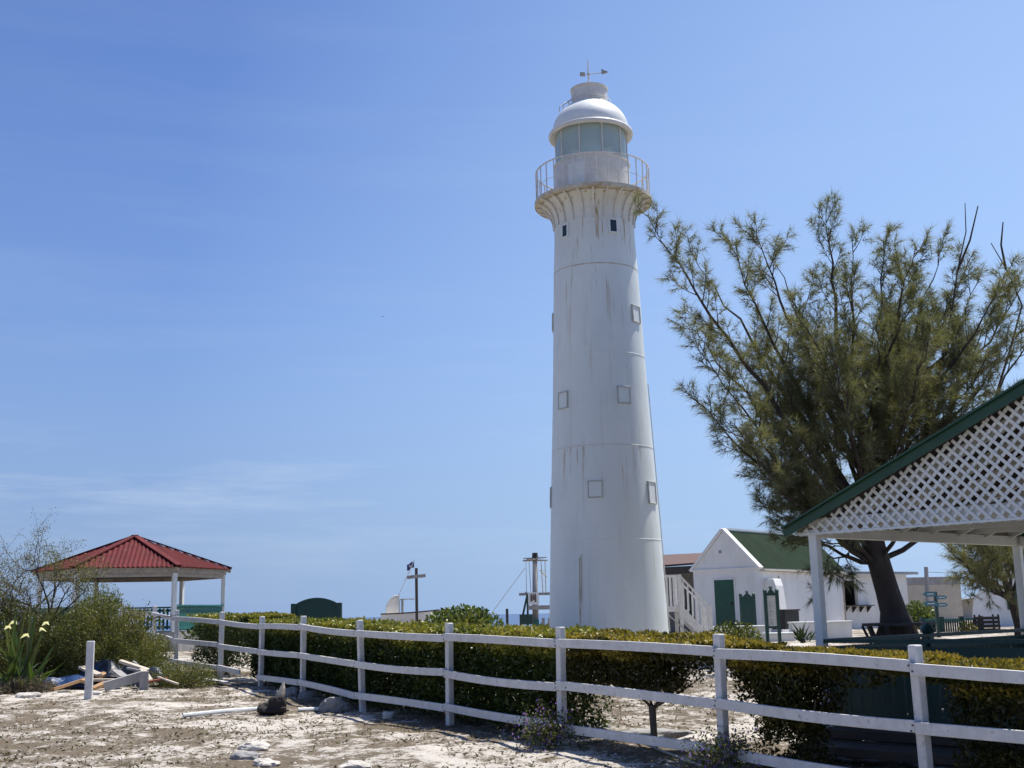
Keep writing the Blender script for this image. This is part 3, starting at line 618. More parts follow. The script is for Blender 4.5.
# ------------------------------------------------------------------ casuarina trees
def bez(p0, p1, p2, n):
    return [p0*(1-t)**2+p1*2*t*(1-t)+p2*t*t for t in [i/n for i in range(n+1)]]
def casuarina(name, label, base, trunk_pts, trunk_r, limbs, spray=1.0, bare=()):
    T = thing(name, base, label, 'tree', None)
    MB().tube(trunk_pts, trunk_r, 16).build('trunk', M['bark'], T, smooth=True)
    NP, ND = [], []; br = MB()
    def needles(p, d, n, ln):
        NP.append(np.repeat(np.array([p]),n,0)); NDd = unit(RNG.normal(size=(n,3))*.55+np.array(d)*1.0+np.array([0,0,-.30])); ND.append(np.concatenate([NDd*1.0, RNG.uniform(.6,1.35,(n,1))*ln],1))
    for (s, c, e, r0, den) in limbs:
        s, c, e = Vector(s), Vector(c), Vector(e); pts = bez(s,c,e,14); L_ = sum((pts[i+1]-pts[i]).length for i in range(14))
        for i in range(2,14): pts[i] = pts[i]+Vector((random.gauss(0,.05),random.gauss(0,.05),random.gauss(0,.05)))
        MB().tube(pts, [max(.010,r0*.62*(1-i/14)**.9) for i in range(15)], 7).build('limb', M['bark'], T, smooth=True)
        nsec = int(L_*4.2*den)
        for k in range(nsec):
            t = .20+.80*(k+random.random())/nsec; i = min(13,int(t*14)); u = t*14-i; p = pts[i].lerp(pts[i+1],u); tg = (pts[i+1]-pts[i]).normalized()
            out = Vector((random.gauss(0,1),random.gauss(0,1),random.gauss(0,1))); out = (out-tg*out.dot(tg)).normalized()
            if float(vnoise(np.array([[p.x*.75,p.y*.75,p.z*.75]]),77)[0]) < .34 and t < .93: continue
            ln = (.55+1.35*(1-t)**1.2)*random.uniform(.5,1.15); d0 = (tg*.75+out*.8+Vector((0,0,.15))).normalized(); q1 = p+d0*ln*.5; q2 = q1+(d0*.6+tg*.35+Vector((0,0,.35))).normalized()*ln*.5
            sp = bez(p,q1,q2,5); br.tube(sp, [.016,.013,.010,.008,.006,.004], 4, False)
            nt_ = max(4,int(ln*11))
            for j in range(nt_):
                v = .22+.78*(j+random.random())/nt_; a = min(4,int(v*5)); pp = sp[a].lerp(sp[a+1],v*5-a); td = (sp[a+1]-sp[a]).normalized()
                o = Vector((random.gauss(0,1),random.gauss(0,1),random.gauss(0,1))).normalized(); dd = (td*.7+o*.7+Vector((0,0,.12))).normalized(); tl = random.uniform(.12,.34)
                e2 = pp+dd*tl; br.tube([pp,e2], [.004,.002], 3, False)
                for w in (.25,.6,.95): needles(pp.lerp(e2,w), dd, int(11*spray), .24)
            needles(q2, (q2-q1).normalized(), int(10*spray), .24)
        needles(e, (e-pts[-2]).normalized(), 14, .26)
    for pts in bare: br.tube(pts, [.028*(1-i/len(pts))+.005 for i in range(len(pts))], 5, False)
    br.build('twigs', M['twig'], T)
    P = np.concatenate(NP); Dd = np.concatenate(ND); n = len(P)
    rn = vnoise(P*.9,41)*.55+RNG.random(n)*.45
    leaves('foliage', P, Dd[:,:3], rdir(n), Dd[:,3], .0105, M['needle'], T, rn, tri=True)
    print('needles', n)
    return T
TYY = 28.0
tb = at(896,642,TYY); tb.z = H(tb.x,tb.y)
tp = [Vector((tb.x+.08,TYY,tb.z-.2)), at(897,634,TYY), at(896,621,TYY), at(893,610,TYY), at(887,590,TYY), at(880,566,TYY), at(874,546,TYY-.1), at(869,515,TYY-.1), at(866,480,TYY)]
tr = [.60,.48,.37,.30,.27,.26,.26,.22,.16]
fork1 = at(876,566,TYY); fork2 = at(870,520,TYY); fork3 = at(866,482,TYY)
def limb(f, cx, cy, cd, ex, ey, ed, r, den=1.0): return (f, at(cx,cy,TYY+cd), at(ex,ey,TYY+ed), r, den)
LB = [limb(fork1,805,510,-.6,692,398,-1.0,.15,.9), limb(fork1,790,500,-.5,700,345,-2.0,.13,.9), limb(fork1,820,530,.3,742,452,1.0,.10,.9), limb(fork1,800,500,1.2,712,412,1.8,.11,.9), limb(fork1,790,515,-1.4,735,425,-2.2,.10,.9), limb(fork1,815,545,-.5,760,500,-.8,.08,.6),
      limb(fork2,760,400,-1,648,216,-1.5,.17,.9), limb(fork2,775,380,1,690,250,1.6,.14,.85), limb(fork2,790,400,0,728,240,.5,.15,.9), limb(fork2,770,430,2,682,318,2.6,.12,.9), limb(fork3,930,360,1.2,968,262,1.6,.12,1.1), limb(fork3,960,370,-1,1004,275,-1.4,.12,1.1), limb(fork2,960,400,2,1030,270,2.4,.13,1.1), limb(fork3,900,350,2,912,270,2.6,.11,1.1), limb(fork2,990,450,.4,1050,400,.6,.11,1.0), limb(fork2,960,470,1.2,1020,440,1.8,.10,1.1), limb(fork2,940,430,-1.2,985,360,-1.8,.10,1.1), limb(fork3,880,400,2.4,950,310,3.2,.10,1.1), limb(fork1,835,535,-.6,815,590,-1.0,.06,.9),
      limb(fork3,800,350,-.8,752,232,-1.5,.14,.9), limb(fork3,812,330,.3,775,255,1.2,.11,.9), limb(fork3,835,330,.8,826,212,.3,.16,.95), limb(fork3,850,350,-1.2,852,240,-2,.12,1), limb(fork2,850,400,-2,790,300,-2.8,.12,.9),
      limb(fork3,880,340,1.2,886,236,1.8,.13,1), limb(fork3,890,350,-.7,915,250,-1.4,.12,1), limb(fork3,905,370,.6,938,246,.8,.13,1), limb(fork2,910,420,-1.5,930,330,-2.4,.12,1.1), limb(fork3,930,380,0,978,282,-.5,.12,1.05),
      limb(fork2,930,430,1.2,1000,300,1.6,.13,1), limb(fork2,950,430,-1,1022,330,-1.8,.12,1), limb(fork2,960,450,.5,1060,300,.6,.13,.9), limb(fork2,970,470,-.6,1085,380,-1,.12,.9), limb(fork1,960,500,1,1060,470,1.5,.12,.8),
      limb(fork2,840,430,2,800,330,3,.12,.9), limb(fork2,890,430,2.4,900,330,3.2,.12,1), limb(fork2,850,440,-1.8,830,340,-2.9,.11,1), limb(fork2,880,440,-.5,880,330,-.8,.11,1.1), limb(fork2,820,450,.2,770,360,.4,.11,.9),
      limb(fork2,900,460,.0,960,380,-.2,.11,1.1), limb(fork1,830,500,1.5,760,400,2,.11,.9), limb(fork1,840,520,-1.5,800,440,-2,.10,1), limb(fork2,860,460,1,850,400,2,.09,1.1), limb(fork1,910,520,-1.2,950,450,-1.8,.10,1)]
bare = [[at(925,440,TYY),at(940,370,TYY),at(952,310,TYY),at(958,268,TYY),at(966,232,TYY),at(965,203,TYY)], [at(957,272,TYY),at(970,240,TYY),at(978,206,TYY)], [at(985,430,TYY-.5),at(1010,350,TYY-.5),at(1022,305,TYY-.5),at(1008,272,TYY-.5),at(991,243,TYY-.5)], [at(1006,270,TYY-.5),at(1001,245,TYY-.5),at(1003,222,TYY-.5)]]
casuarina('casuarina_tree', 'big multi-limbed casuarina tree with feathery olive needles beside the lighthouse', (tb.x,tb.y,tb.z), tp, tr, LB, 1.0, bare)
TY2 = 36.0  # second tree
t2 = at(1022,642,TY2); t2.z = H(t2.x,t2.y)
k1 = at(1012,600,TY2)
def limb2(cx, cy, cd, ex, ey, ed, r, den=1.): return (k1, at(cx,cy,TY2+cd), at(ex,ey,TY2+ed), r, den)
casuarina('casuarina_tree', 'lower casuarina tree leaning over the green fence behind the pavilion', (t2.x,t2.y,t2.z), [Vector((t2.x,TY2,t2.z-.15)), at(1020,625,TY2), k1, at(1004,578,TY2)], [.22,.17,.13,.08],
          [limb2(985,585,0,943,545,-.4,.13,.7), limb2(985,590,.5,962,560,.8,.08,.5), limb2(990,560,-.4,975,500,-.8,.1,.8), limb2(1010,560,.6,1005,490,.8,.1,.8), limb2(1020,560,-.5,1050,480,-.6,.1,.8), limb2(1000,555,1,940,500,1.4,.09,1.0), limb2(985,560,.6,972,592,.9,.06,.9), limb2(1000,560,-.8,1012,560,-1.2,.08,1.2), limb2(995,590,.2,985,585,-.9,.06,1.3), limb2(985,575,1,950,535,1.6,.08,1.1), limb2(1000,560,-1,965,520,-1.6,.08,1.1), limb2(1005,565,1,990,530,1.6,.08,1.1)], 1.0)
# round bench about the trunk
bs = at(900,624,TYY); bz = bs.z; cx, cy = at(898,624,TYY).x, TYY
bn = thing('tree_bench', (cx,cy,H(cx,cy)), 'dark round slatted bench built round the casuarina trunk', 'bench')
b = MB()
for r0, r1 in ((.50,.60),(.62,.72),(.74,.84)): b.lathe([(r0,bz-.02),(r1,bz-.03),(r1,bz+.03),(r0,bz+.03),(r0,bz-.02)], 10, (cx,cy,0))
b.build('seat', M['dark_wood'], bn)
for k in range(10):
    a = 2*math.pi*(k+.5)/10; g = H(cx,cy); MB().bar((cx+.80*math.cos(a),cy+.80*math.sin(a),bz-.03), (cx+.5*math.cos(a),cy+.5*math.sin(a),g-.05), .09, .06).build('leg', M['dark_wood'], bn)

# ------------------------------------------------------------------ white gabled house
hC = Vector((10.49,52,0)); hg = rad(-40); hl = rad(51)
hgd = Vector((math.cos(hg),math.sin(hg),0)); hld = Vector((math.cos(hl),math.sin(hl),0)); HWD, HLN = 3.25, 8.9
def HP(u, w, z): q = hC-hgd*HWD+hgd*u+hld*w; return Vector((q.x,q.y,z))
g0 = .5; EH, AH = 3.26, 4.97
hs = thing('gabled_house', (hC.x,hC.y,g0), 'small white stuccoed house with green metal roof and green door', 'house')
b = MB(); b.prism([HP(0,0,g0-.3),HP(HWD,0,g0-.3),HP(HWD,0,EH),HP(HWD/2,0,AH-.08),HP(0,0,EH)], hld*HLN); b.build('wall', M['stucco'], hs, bevel=.02)
MB().bar(HP(-.02,-.03,EH-.03), HP(HWD+.02,-.03,EH-.03), .06, .07).build('string_course', M['stucco'], hs)
b = MB(); b.bar(HP(-.12,.1,EH-.05), HP(HWD/2,.1,AH+.03), .36, .12); b.bar(HP(HWD/2,.1,AH+.03), HP(HWD+.12,.1,EH-.05), .36, .12); b.build('coping', M['stucco'], hs)
for sgn in (-1,1):
    n = 90; vs = []
    for k in range(n+1):
        w = .28+(HLN-.1)*k/n; dzc = .03*(1 if k % 2 else -1); ue = HWD/2+sgn*(HWD/2+.14); vs += [HP(ue,w,EH-.10+dzc), HP(HWD/2,w,AH+dzc)]
    MB().add(vs, [(2*k,2*k+1,2*k+3,2*k+2) for k in range(n)]).build('roof', M['green_roof'], hs)
MB().bar(HP(HWD/2,.3,AH+.06), HP(HWD/2,HLN+.1,AH+.06), .16, .07).build('ridge_cap', M['white_trim'], hs)
MB().bar(HP(HWD+.08,.3,EH-.12), HP(HWD+.08,HLN,EH-.12), .10, .11).build('eave_board', M['white_trim'], hs)
dw = .98; du = HWD*(724-693)/(757-693)
b = MB(); b.tube([HP(HWD+.17,.3,EH-.14),HP(HWD+.17,HLN,EH-.17)], .05, 6); b.tube([HP(HWD+.17,HLN-.2,EH-.17),HP(HWD+.06,HLN-.2,EH-.5),HP(HWD+.06,HLN-.2,g0)], .04, 6); b.build('gutter', M['grey_fascia'], hs)
dr = MB().box(HP(du,-.01,.70+1.04), (dw,.06,2.06), rz=hg).build('door', M['green_door'], hs, bevel=.01)
MB().box(HP(du+.36,-.06,1.72), (.05,.06,.12), rz=hg).build('handle', M['dark_wood'], dr)
b = MB()
for sx in (-1,1): b.box(HP(du+sx*(dw/2+.04),-.012,1.75), (.07,.05,2.16), rz=hg)
b.box(HP(du,-.012,2.80), (dw+.15,.05,.06), rz=hg); b.build('door_frame', M['stucco'], hs)
MB().box(HP(HWD*.45,-.01,4.0), (.13,.05,.13), rz=hg).build('vent', M['grey_wood'], hs)
MB().prism([HP(HWD+.0,.55,g0-.2),HP(HWD+.75,.55,g0-.2),HP(HWD+.55,.55,2.45),HP(HWD+.45,.55,2.75),HP(HWD,.55,2.75)], hld*.75).build('buttress', M['stucco'], hs, bevel=.03)
b = MB(); b.tube([HP(HWD+.03,1.9,2.9),HP(HWD+.03,2.1,2.5),HP(HWD+.03,2.2,1.2)], .025, 5).build('cable', M['grey_wood'], hs)
# dark timber box by the wall, kerb slabs and terrace walls
p = at(786,625,50); tag(MB().box((p.x,p.y,1.0), (1.3,.6,.75), rz=hl).box((p.x,p.y,1.40), (1.42,.7,.06), rz=hl).build('timber_bin', M['dark_wood'], bevel=.01), 'dark low timber bin against the white side wall of the house', 'bin')
def slab(name, x0, x1, y0, y1, Y, dep, m, label, cat, rz=0, cap=True):
    a, c = at(x0,y0,Y), at(x1,y1,Y); w = c.x-a.x; h = a.z-c.z; mid = (a+c)/2
    root = thing(name, (mid.x,Y,min(c.z,H(mid.x,Y))), label, cat)
    zb = H(mid.x,Y)-.1; zt = max(a.z,c.z)
    MB().box((mid.x,Y+dep/2,(zb+zt-.06)/2), (w,dep,zt-.06-zb), rz=rz).build('wall', m, root, bevel=.02)
    if cap: MB().box((mid.x,Y+dep/2,zt-.03), (w+.06,dep+.06,.06), rz=rz).build('coping', M['white_trim'], root, bevel=.012)
    return root
slab('planter_wall', 791.5,853,622,640,42,.5, M['stucco'], 'low white block wall in front of the house side, behind the pavilion corner post', 'wall', .05)
slab('kerb_wall', 712,772,626.5,640,43,.6, M['stucco'], 'low white kerb wall below the green house door', 'wall', .0)
slab('kerb_wall', 766,796,633,644,40.5,.5, M['stucco'], 'short white kerb block beside the printed information board', 'wall', .1)

# ------------------------------------------------------------------ signs by the house
def notice(px0, px1, ytop, ybot, Y, label, printed):
    a, c = at(px0,ytop,Y), at(px1,ybot,Y); g = H((a.x+c.x)/2,Y); w = c.x-a.x; zt = a.z; zb = c.z
    r = thing('notice_board', ((a.x+c.x)/2,Y,g), label, 'sign')
    for x in (a.x+.05,c.x-.05): MB().box((x,Y,(g-.1+zt-.06)/2), (.1,.1,zt-.06-g+.1)).lathe([(.07,0),(.07,.03),(.045,.07),(.01,.1)], 10, (x,Y,zt-.06)).build('post', M['green_paint'], r)
    m = (a.x+c.x)/2; b = MB(); b.box((m,Y,zt-.14), (w-.2,.05,.08)); b.box((m,Y,zb), (w-.2,.05,.06))
    pts = [(a.x+.1,Y-.025,zt-.10)]+[(a.x+.1+(w-.2)*i/10,Y-.025,zt-.10+.13*math.sin(math.pi*i/10)**2) for i in range(11)]+[(c.x-.1,Y-.025,zt-.10)]
    b.prism(pts[1:-1], (0,.05,0)); b.lathe([(.01,0),(.055,.02),(.06,.06),(.03,.1),(.01,.11)], 10, (m,Y,zt+.02)); b.build('frame', M['green_paint'], r)
    pn = MB().box((m,Y,(zt-.18+zb+.03)/2), (w-.22,.03,zt-.21-zb)).build('panel', M['paper'] if printed else M['green_paint'], r)
    if printed:
        b = MB(); pw = w-.22; z = zt-.27
        for row in range(24):
            h = .028 if row < 2 else .014; x = m-pw/2+.06+(.08 if row < 2 else 0); xe = m+pw/2-.06-(.08 if row < 2 else random.uniform(0,.15))
            while x < xe:
                ww = random.uniform(.02,.06)*(1.5 if row < 2 else 1); ww = min(ww,xe-x)
                if ww > .008: b.box((x+ww/2,Y-.0175,z), (ww,.004,h))
                x += ww+.014
            z -= .06 if row < 2 else .036
            if row in (7,14): z -= .03
            if z < zb+.08: break
        b.build('lettering', M['ink'], pn)
notice(763,780.5,590,627,38, 'dark green framed notice board with white printed panel and crest, before the house', True)
notice(739,757,594,630,44.5, 'solid dark green notice board beside the green house door', False)

# ------------------------------------------------------------------ white wooden stairs by the tower
st = thing('staircase', (5.6,40,H(5.6,40)), 'white wooden staircase with slatted handrails beside the lighthouse base', 'stairs')
SY = 40.0; l0 = at(661,575,SY); l1 = at(681,607,SY); e1 = at(710,607,SY); e2 = at(710,633,SY); fz = l1.z+.02; rail_z = l0.z
for y in (SY,SY+1.2):
    for x in (l0.x,l1.x): MB().bar((x,y,H(x,y)-.1), (x,y,rail_z), .11, .11).build('post', M['white_wood'], st)
    MB().bar((e1.x,y,H(e1.x,y)-.1), (e1.x,y,e1.z+.0), .11, .11).build('post', M['white_wood'], st)
    b = MB(); b.bar((l0.x,y,rail_z-.03), (l1.x,y,rail_z-.03), .1, .05); b.bar((l1.x,y,rail_z-.03), (e1.x,y,e1.z), .1, .05); b.build('handrail', M['white_wood'], st)
    b = MB()
    for k in range(5): x = l0.x+(l1.x-l0.x)*(k+.5)/5; b.bar((x,y,fz), (x,y,rail_z-.05), .03, .045)
    for k in range(6):
        u = (k+.7)/6.4; x = l1.x+(e1.x-l1.x)*u; zt = rail_z-.05+(e1.z-rail_z)*u; b.bar((x,y,zt-.85), (x,y,zt), .032, .045)
    b.build('balusters', M['white_wood'], st)
    MB().bar((l1.x,y,fz-.15), (e1.x+.05,y,H(e1.x,y)+.02), .05, .26).build('stringer', M['white_wood'], st)
    MB().bar((l0.x,y,fz-.09), (l1.x,y,fz-.09), .06, .16).build('landing_beam', M['white_wood'], st)
MB().box(((l0.x+l1.x)/2-.3,SY+.6,fz-.02), (l1.x-l0.x+.7,1.3,.05)).build('landing', M['white_wood'], st)
for k in range(5):
    u = (k+.6)/5.4; x = l1.x+(e1.x-l1.x)*u; MB().box((x,SY+.6,fz+(H(e1.x,SY)-fz)*u), (.25,1.15,.04)).build('tread', M['white_wood'], st)
b = MB(); pts = [Vector((l0.x+.05,SY-.08,fz-.1)),Vector((l0.x+.4,SY-.1,fz-.55)),Vector((e1.x-.35,SY-.12,H(5.6,SY)+.02))]; b.tube(bez(*pts,8), .022, 6).build('rope', M['rope'], st)

# ------------------------------------------------------------------ buildings behind
p0, p1 = at(640,570,62), at(694,566,62)
bb = thing('brown_roofed_building', (p0.x,62,.7), 'dark brown roofed building behind the staircase and lighthouse', 'building')
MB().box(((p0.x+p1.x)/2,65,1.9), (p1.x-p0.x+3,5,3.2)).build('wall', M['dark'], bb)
MB().prism([(p0.x-1,61.4,p0.z+.0),(p0.x-1,69,p0.z+.9),(p1.x+2,69,p1.z+.9),(p1.x+2,61.4,p1.z+.15)], (0,0,.1)).build('roof', M['brown_roof'], bb)
MB().bar((p0.x-1,61.3,p0.z-.15), (p1.x+2,61.3,p1.z-.12), .08, .36).build('fascia', M['brown_wood'], bb)
MB().box((p1.x-.2,62.44,1.9), (.5,.06,1.3)).build('window', M['pane'], bb)
# kiosk
ka, kb = at(837,572,60), at(906,574.5,63.5); kd = (Vector((kb.x,kb.y,0))-Vector((ka.x,ka.y,0))).normalized(); kw = math.hypot(kb.x-ka.x,kb.y-ka.y); krz = math.atan2(kd.y,kd.x); kn = Vector((-kd.y,kd.x,0)); KZ = ka.z-.12
ko = Vector((ka.x,ka.y,0))
ks = thing('kiosk', (ka.x,ka.y,.7), 'low white kiosk with open serving hatch behind the casuarina trunk', 'kiosk')
def KP(u, d, z): q = ko+kd*u+kn*d; return Vector((q.x,q.y,z))
o0, o1, oz0, oz1 = .45, 1.55, 1.5, KZ-.30
b = MB()
b.box(KP(o0/2,.1,(.2+KZ)/2), (o0,.2,KZ-.2), rz=krz); b.box(KP((o1+kw)/2,.1,(.2+KZ)/2), (kw-o1,.2,KZ-.2), rz=krz)
b.box(KP((o0+o1)/2,.1,(.2+oz0)/2), (o1-o0,.2,oz0-.2), rz=krz); b.box(KP((o0+o1)/2,.1,(oz1+KZ)/2), (o1-o0,.2,KZ-oz1), rz=krz)
b.box(KP(kw-.1,2.2,(.2+KZ)/2), (.2,4,KZ-.2), rz=krz); b.box(KP(.1,2.2,(.2+KZ)/2), (.2,4,KZ-.2), rz=krz); b.build('wall', M['stucco'], ks)
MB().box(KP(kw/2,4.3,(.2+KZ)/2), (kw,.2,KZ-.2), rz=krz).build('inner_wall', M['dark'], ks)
MB().box(KP(kw/2+.15,2.0,KZ+.06), (kw+.6,4.9,.13), rz=krz).build('roof', M['grey_wood'], ks, bevel=.01)
MB().box(KP(kw/2+.1,-.42,KZ+.06), (kw+.5,.06,.16), rz=krz).build('fascia', M['white_trim'], ks)
MB().box(KP(1.3,-.16,oz0+.02), (2.2,.34,.05), rz=krz).build('counter', M['dark_wood'], ks)
for k in range(4):
    u = .4+k*.6; MB().prism([KP(u-.03,-.02,oz0-.02),KP(u-.03,-.3,oz0-.02),KP(u-.03,-.02,oz0-.32)], kd*.06).build('counter_bracket', M['dark_wood'], ks)
MB().box(KP(.24,-.02,2.1), (.16,.04,.3), rz=krz).build('meter_box', M['grey_wood'], ks)
# beige block
a, c = at(904,577,75), at(961,590,75)
bg_ = thing('block_building', (a.x,75,.7), 'flat roofed beige block building beyond the kiosk', 'building')
MB().box(((a.x+c.x)/2,78,(a.z-.5)/2+.2), (c.x-a.x,6,a.z-.5)).build('wall', M['beige_block'], bg_, bevel=.02)
MB().box(((a.x+c.x)/2,78,a.z-.28), (c.x-a.x+.05,6.05,.50)).build('parapet', M['grey_wood'], bg_, bevel=.02)
a, c = at(961,598,95), at(985,612,95); b_ = thing('shed', (a.x,95,.7), 'low beige shed roof seen between the beige block and the white stepped gable', 'shed')
MB().box(((a.x+c.x)/2+.5,97,a.z/2), (c.x-a.x+2,3,a.z)).build('wall', M['beige_block'], b_); MB().bar((a.x-.8,95,a.z-.25), (c.x,95,a.z+.1), 1.2, .1).build('roof', M['grey_wood'], b_)
# white building with curved gable
a = at(972,600,58); e = at(1040,585,58); pts = []
wb = thing('curved_gable_building', (a.x,58,.7), 'white stuccoed building with stepped curved gable behind the leaning casuarina', 'building')
prof_ = [(973,640),(973,602),(976,594),(981,589),(990,586),(1000,583),(1006,572),(1012,556),(1026,552),(1044,556),(1056,568),(1064,580),(1074,592),(1074,640)]
P_ = [at(x,y,58) for x,y in prof_]; P_[0].z = .3; P_[-1].z = .3
MB().prism(P_, (2.9,7,0)).build('wall', M['stucco'], wb, bevel=.02)
MB().box((at(1017,600,58).x,57.97,at(1017,600,58).z+.1), (1.0,.06,1.1)).build('window', M['green_door'], wb)
# far green picket fence and dark bin
gf = thing('picket_fence', (at(925,635,50).x,50,H(17,50)), 'dark green picket fence far behind the pavilion, near the white gable', 'fence')
x0, x1 = at(922,620,50).x, at(981,620,50).x; zt = at(950,619,50).z
b = MB(); b.bar((x0,50,zt-.02), (x1,50,zt-.02), .1, .06); b.bar((x0,50,zt-.62), (x1,50,zt-.62), .05, .08); b.build('rail', M['teal_paint'], gf)
n = 26; b = MB()
for k in range(n):
    x = x0+(x1-x0)*(k+.5)/n; b.bar((x,50,zt-.75), (x,50,zt-.05), .065, .025, up=(0,1,0))
b.build('pickets', M['green_paint'], gf)
for k in range(4):
    x = x0+(x1-x0)*k/3; MB().box((x,50.02,zt-.35), (.16,.16,.9)).build('post', M['green_paint'], gf)
p = at(990,626,49); r_ = thing('slatted_crate', (p.x,49,H(p.x,49)), 'dark slatted wooden crate at the end of the green picket fence', 'crate'); b = MB()
for k in range(4): b.box((p.x,49.3,.42+.16*k), (.85,.6,.12))
b.build('slats', M['dark_wood'], r_)
b = MB()
for sx in (-1,1):
    for sy in (0.03,.57): b.box((p.x+sx*.38,49+sy,.62), (.06,.05,.85))
b.build('frame', M['black'], r_)
p = at(926,567,62); q = at(929,626,62); up_ = thing('utility_pole', (q.x,62,.7), 'weathered utility pole behind the direction signpost', 'pole')
MB().tube([(q.x,62,.5),(p.x,62,p.z)], [.13,.10], 10).build('pole', M['grey_wood'], up_)
w0, w1 = at(926,572,62), at(1060,571,90); MB().tube(bez(w0,(w0+w1)/2-Vector((0,0,.25)),w1,10), .012, 4).build('wire', M['dark_wood'], up_)
tp_ = at(935,592,42); sg = thing('direction_signpost', (tp_.x,42,H(tp_.x,42)), 'green post carrying four blue arrow signs', 'sign')
MB().bar((tp_.x,42,H(tp_.x,42)-.1), (tp_.x,42,tp_.z), .1, .1).build('post', M['green_paint'], sg)
for sgn, yy in ((-1,594),(-1,603.5),(1,597.5),(1,605)):
    z = at(935,yy,42).z; x0 = tp_.x+sgn*.0; x1 = tp_.x+sgn*(.36 if sgn < 0 else .30); h = .085 if sgn < 0 else .065
    pl = MB().prism([(x0,41.93,z-h),(x1,41.93,z-h),(x1+sgn*.10,41.93,z),(x1,41.93,z+h),(x0,41.93,z+h)], (0,.025,0)).build('arrow', M['blue_sign'], sg)
    b = MB(); x = x0+sgn*.08
    for k in range(5):
        ww = random.uniform(.025,.05); b.box((x+sgn*ww/2,41.927,z), (ww,.004,.035)); x += sgn*(ww+.012)
    b.build('lettering', M['white_trim'], pl)
# clipped yellow bush and round bush by the kiosk
def bush(name, label, c, rx, ry, rz, n, m, size=(.05,.1), cat='bush', group=None, thin=.42, seed=3, wfac=.55, stems=8, up=.4):
    g = H(c[0],c[1]); T = thing(name, (c[0],c[1],g), label, cat, group)
    P = rdir(n)*(RNG.random((n,1))**.42); P = P*np.array([rx,ry,rz])+np.array([c[0],c[1],c[2]])
    nn = vnoise(P*(1.6/max(rx,.6)*1.2),seed)*.5+vnoise(P*(5/max(rx,.6)),seed+1)*.5; dd = np.linalg.norm((P-np.array(c))/np.array([rx,ry,rz]),axis=1)
    k = (nn > thin*.6+.40*dd**3*thin*1.4) & (P[:,2] > Hn(P[:,0],P[:,1])); P = P[k]; n = len(P)
    D = unit(P-np.array([c[0],c[1],g]))*.5+rdir(n)*.8+np.array([0,0,up]); ln = RNG.uniform(*size,n)
    leaves('foliage', P, D, rdir(n)+np.array([0,0,.5]), ln, ln*wfac, m, T, vnoise(P*1.3,seed+2)*.5+RNG.random(n)*.5)
    mb = MB()
    for k in range(stems):
        q = P[RNG.integers(0,n)]; mid = (q+np.array([c[0],c[1],g]))/2+RNG.normal(0,.08*rx,3); s0 = Vector((c[0]+random.gauss(0,.12*rx),c[1]+random.gauss(0,.12*rx),g-.05)); mb.tube([s0,Vector(mid),Vector(q)], [.03*max(.6,rx*.6),.02*max(.6,rx*.6),.006], 5)
    mb.build('stems', M['twig'], T); return T
p = at(919,616,58); bush('yellow_bush', 'small yellow green bush between the kiosk and the utility pole', (p.x,58,p.z-.2), .85,.8,.9, 2600, M['sea_leaf'], (.1,.18))
p = at(968,632,48); bush('yellow_bush', 'tiny brownish bush before the far green picket fence', (p.x,48,p.z), .4,.4,.45, 500, M['shrub_leaf'], (.06,.12), seed=8)
p = at(460,622,40); bush('round_bush', 'rounded light green seaside bush behind the hedge, next to the boat', (at(462,630,40).x,40,.90), 1.45,1.2,.86, 5200, M['sea_leaf'], (.11,.2), seed=14, thin=.35)
p = at(742,640,30); bush('leafy_shrub', 'bright green leafy shrub below the kerb wall behind the fence', (at(735,648,31).x,31,.62), .75,.6,.55, 3000, M['hedge_leaf'], (.06,.1), seed=24, thin=.3)
p = at(240,622,44); bush('seaside_scrub', 'far low scrub line seen above the hedge beside the red roofed gazebo', (at(255,628,44).x,44,.95), 2.6,1.2,.55, 5200, M['hedge_leaf'], (.1,.18), seed=34, thin=.36)

# ------------------------------------------------------------------ red roofed gazebo
gc = Vector((at(134,560,48).x,48,0)); GRr = 3.86; rot = rad(13)
rg = thing('red_roof_gazebo', (gc.x,gc.y,H(gc.x,gc.y)), 'open gazebo with red corrugated six sided roof and turquoise railing', 'gazebo')
def GV(k, r, z): a = rot+rad(60*k); return Vector((gc.x+r*math.cos(a), gc.y+r*math.sin(a), z))
EZg, AZg = 3.53, 4.88
b = MB(); hips = MB(); fas = MB(); fas2 = MB()
for k in range(6):
    p, q, ap = GV(k,GRr,EZg), GV(k+1,GRr,EZg), Vector((gc.x,gc.y,AZg)); n = 44; d = (q-p)/n; nrm = ((q-p).cross(ap-p)).normalized(); vs = []; fs = []
    md = (p+q)/2; inw = ap-md
    for i in range(n+1):
        e = p+d*i; t = 1-abs(2*i/n-1); e = e+nrm*(.028 if i % 2 else -.028); vs += [e, e+inw*t]
    fs = [(2*i,2*i+2,2*i+3,2*i+1) for i in range(n)]; b.add(vs, fs)
    hips.bar(p+Vector((0,0,.05)), ap+Vector((0,0,.06)), .26, .05)
    r1 = GRr-.25; fas.bar(GV(k,r1,EZg-.12), GV(k+1,r1,EZg-.12), .06, .20); fas2.bar(GV(k,r1-.12,EZg-.28), GV(k+1,r1-.12,EZg-.28), .12, .16)
b.build('roof', M['red_roof'], rg); hips.build('hip_cap', M['red_roof'], rg); fas.build('fascia', M['grey_fascia'], rg); fas2.build('eave_beam', M['grey_fascia'], rg)
for k in range(6):
    ap = Vector((gc.x,gc.y,AZg-.08)); MB().bar(GV(k,GRr-.05,EZg-.1), ap, .06, .12).build('rafter', M['pale_wood'], rg)
    p = GV(k,3.52,0); MB().box((p.x,p.y,2.15), (.16,.16,2.3), rz=rot+rad(60*k)).build('post', M['white_trim'], rg, bevel=.01)
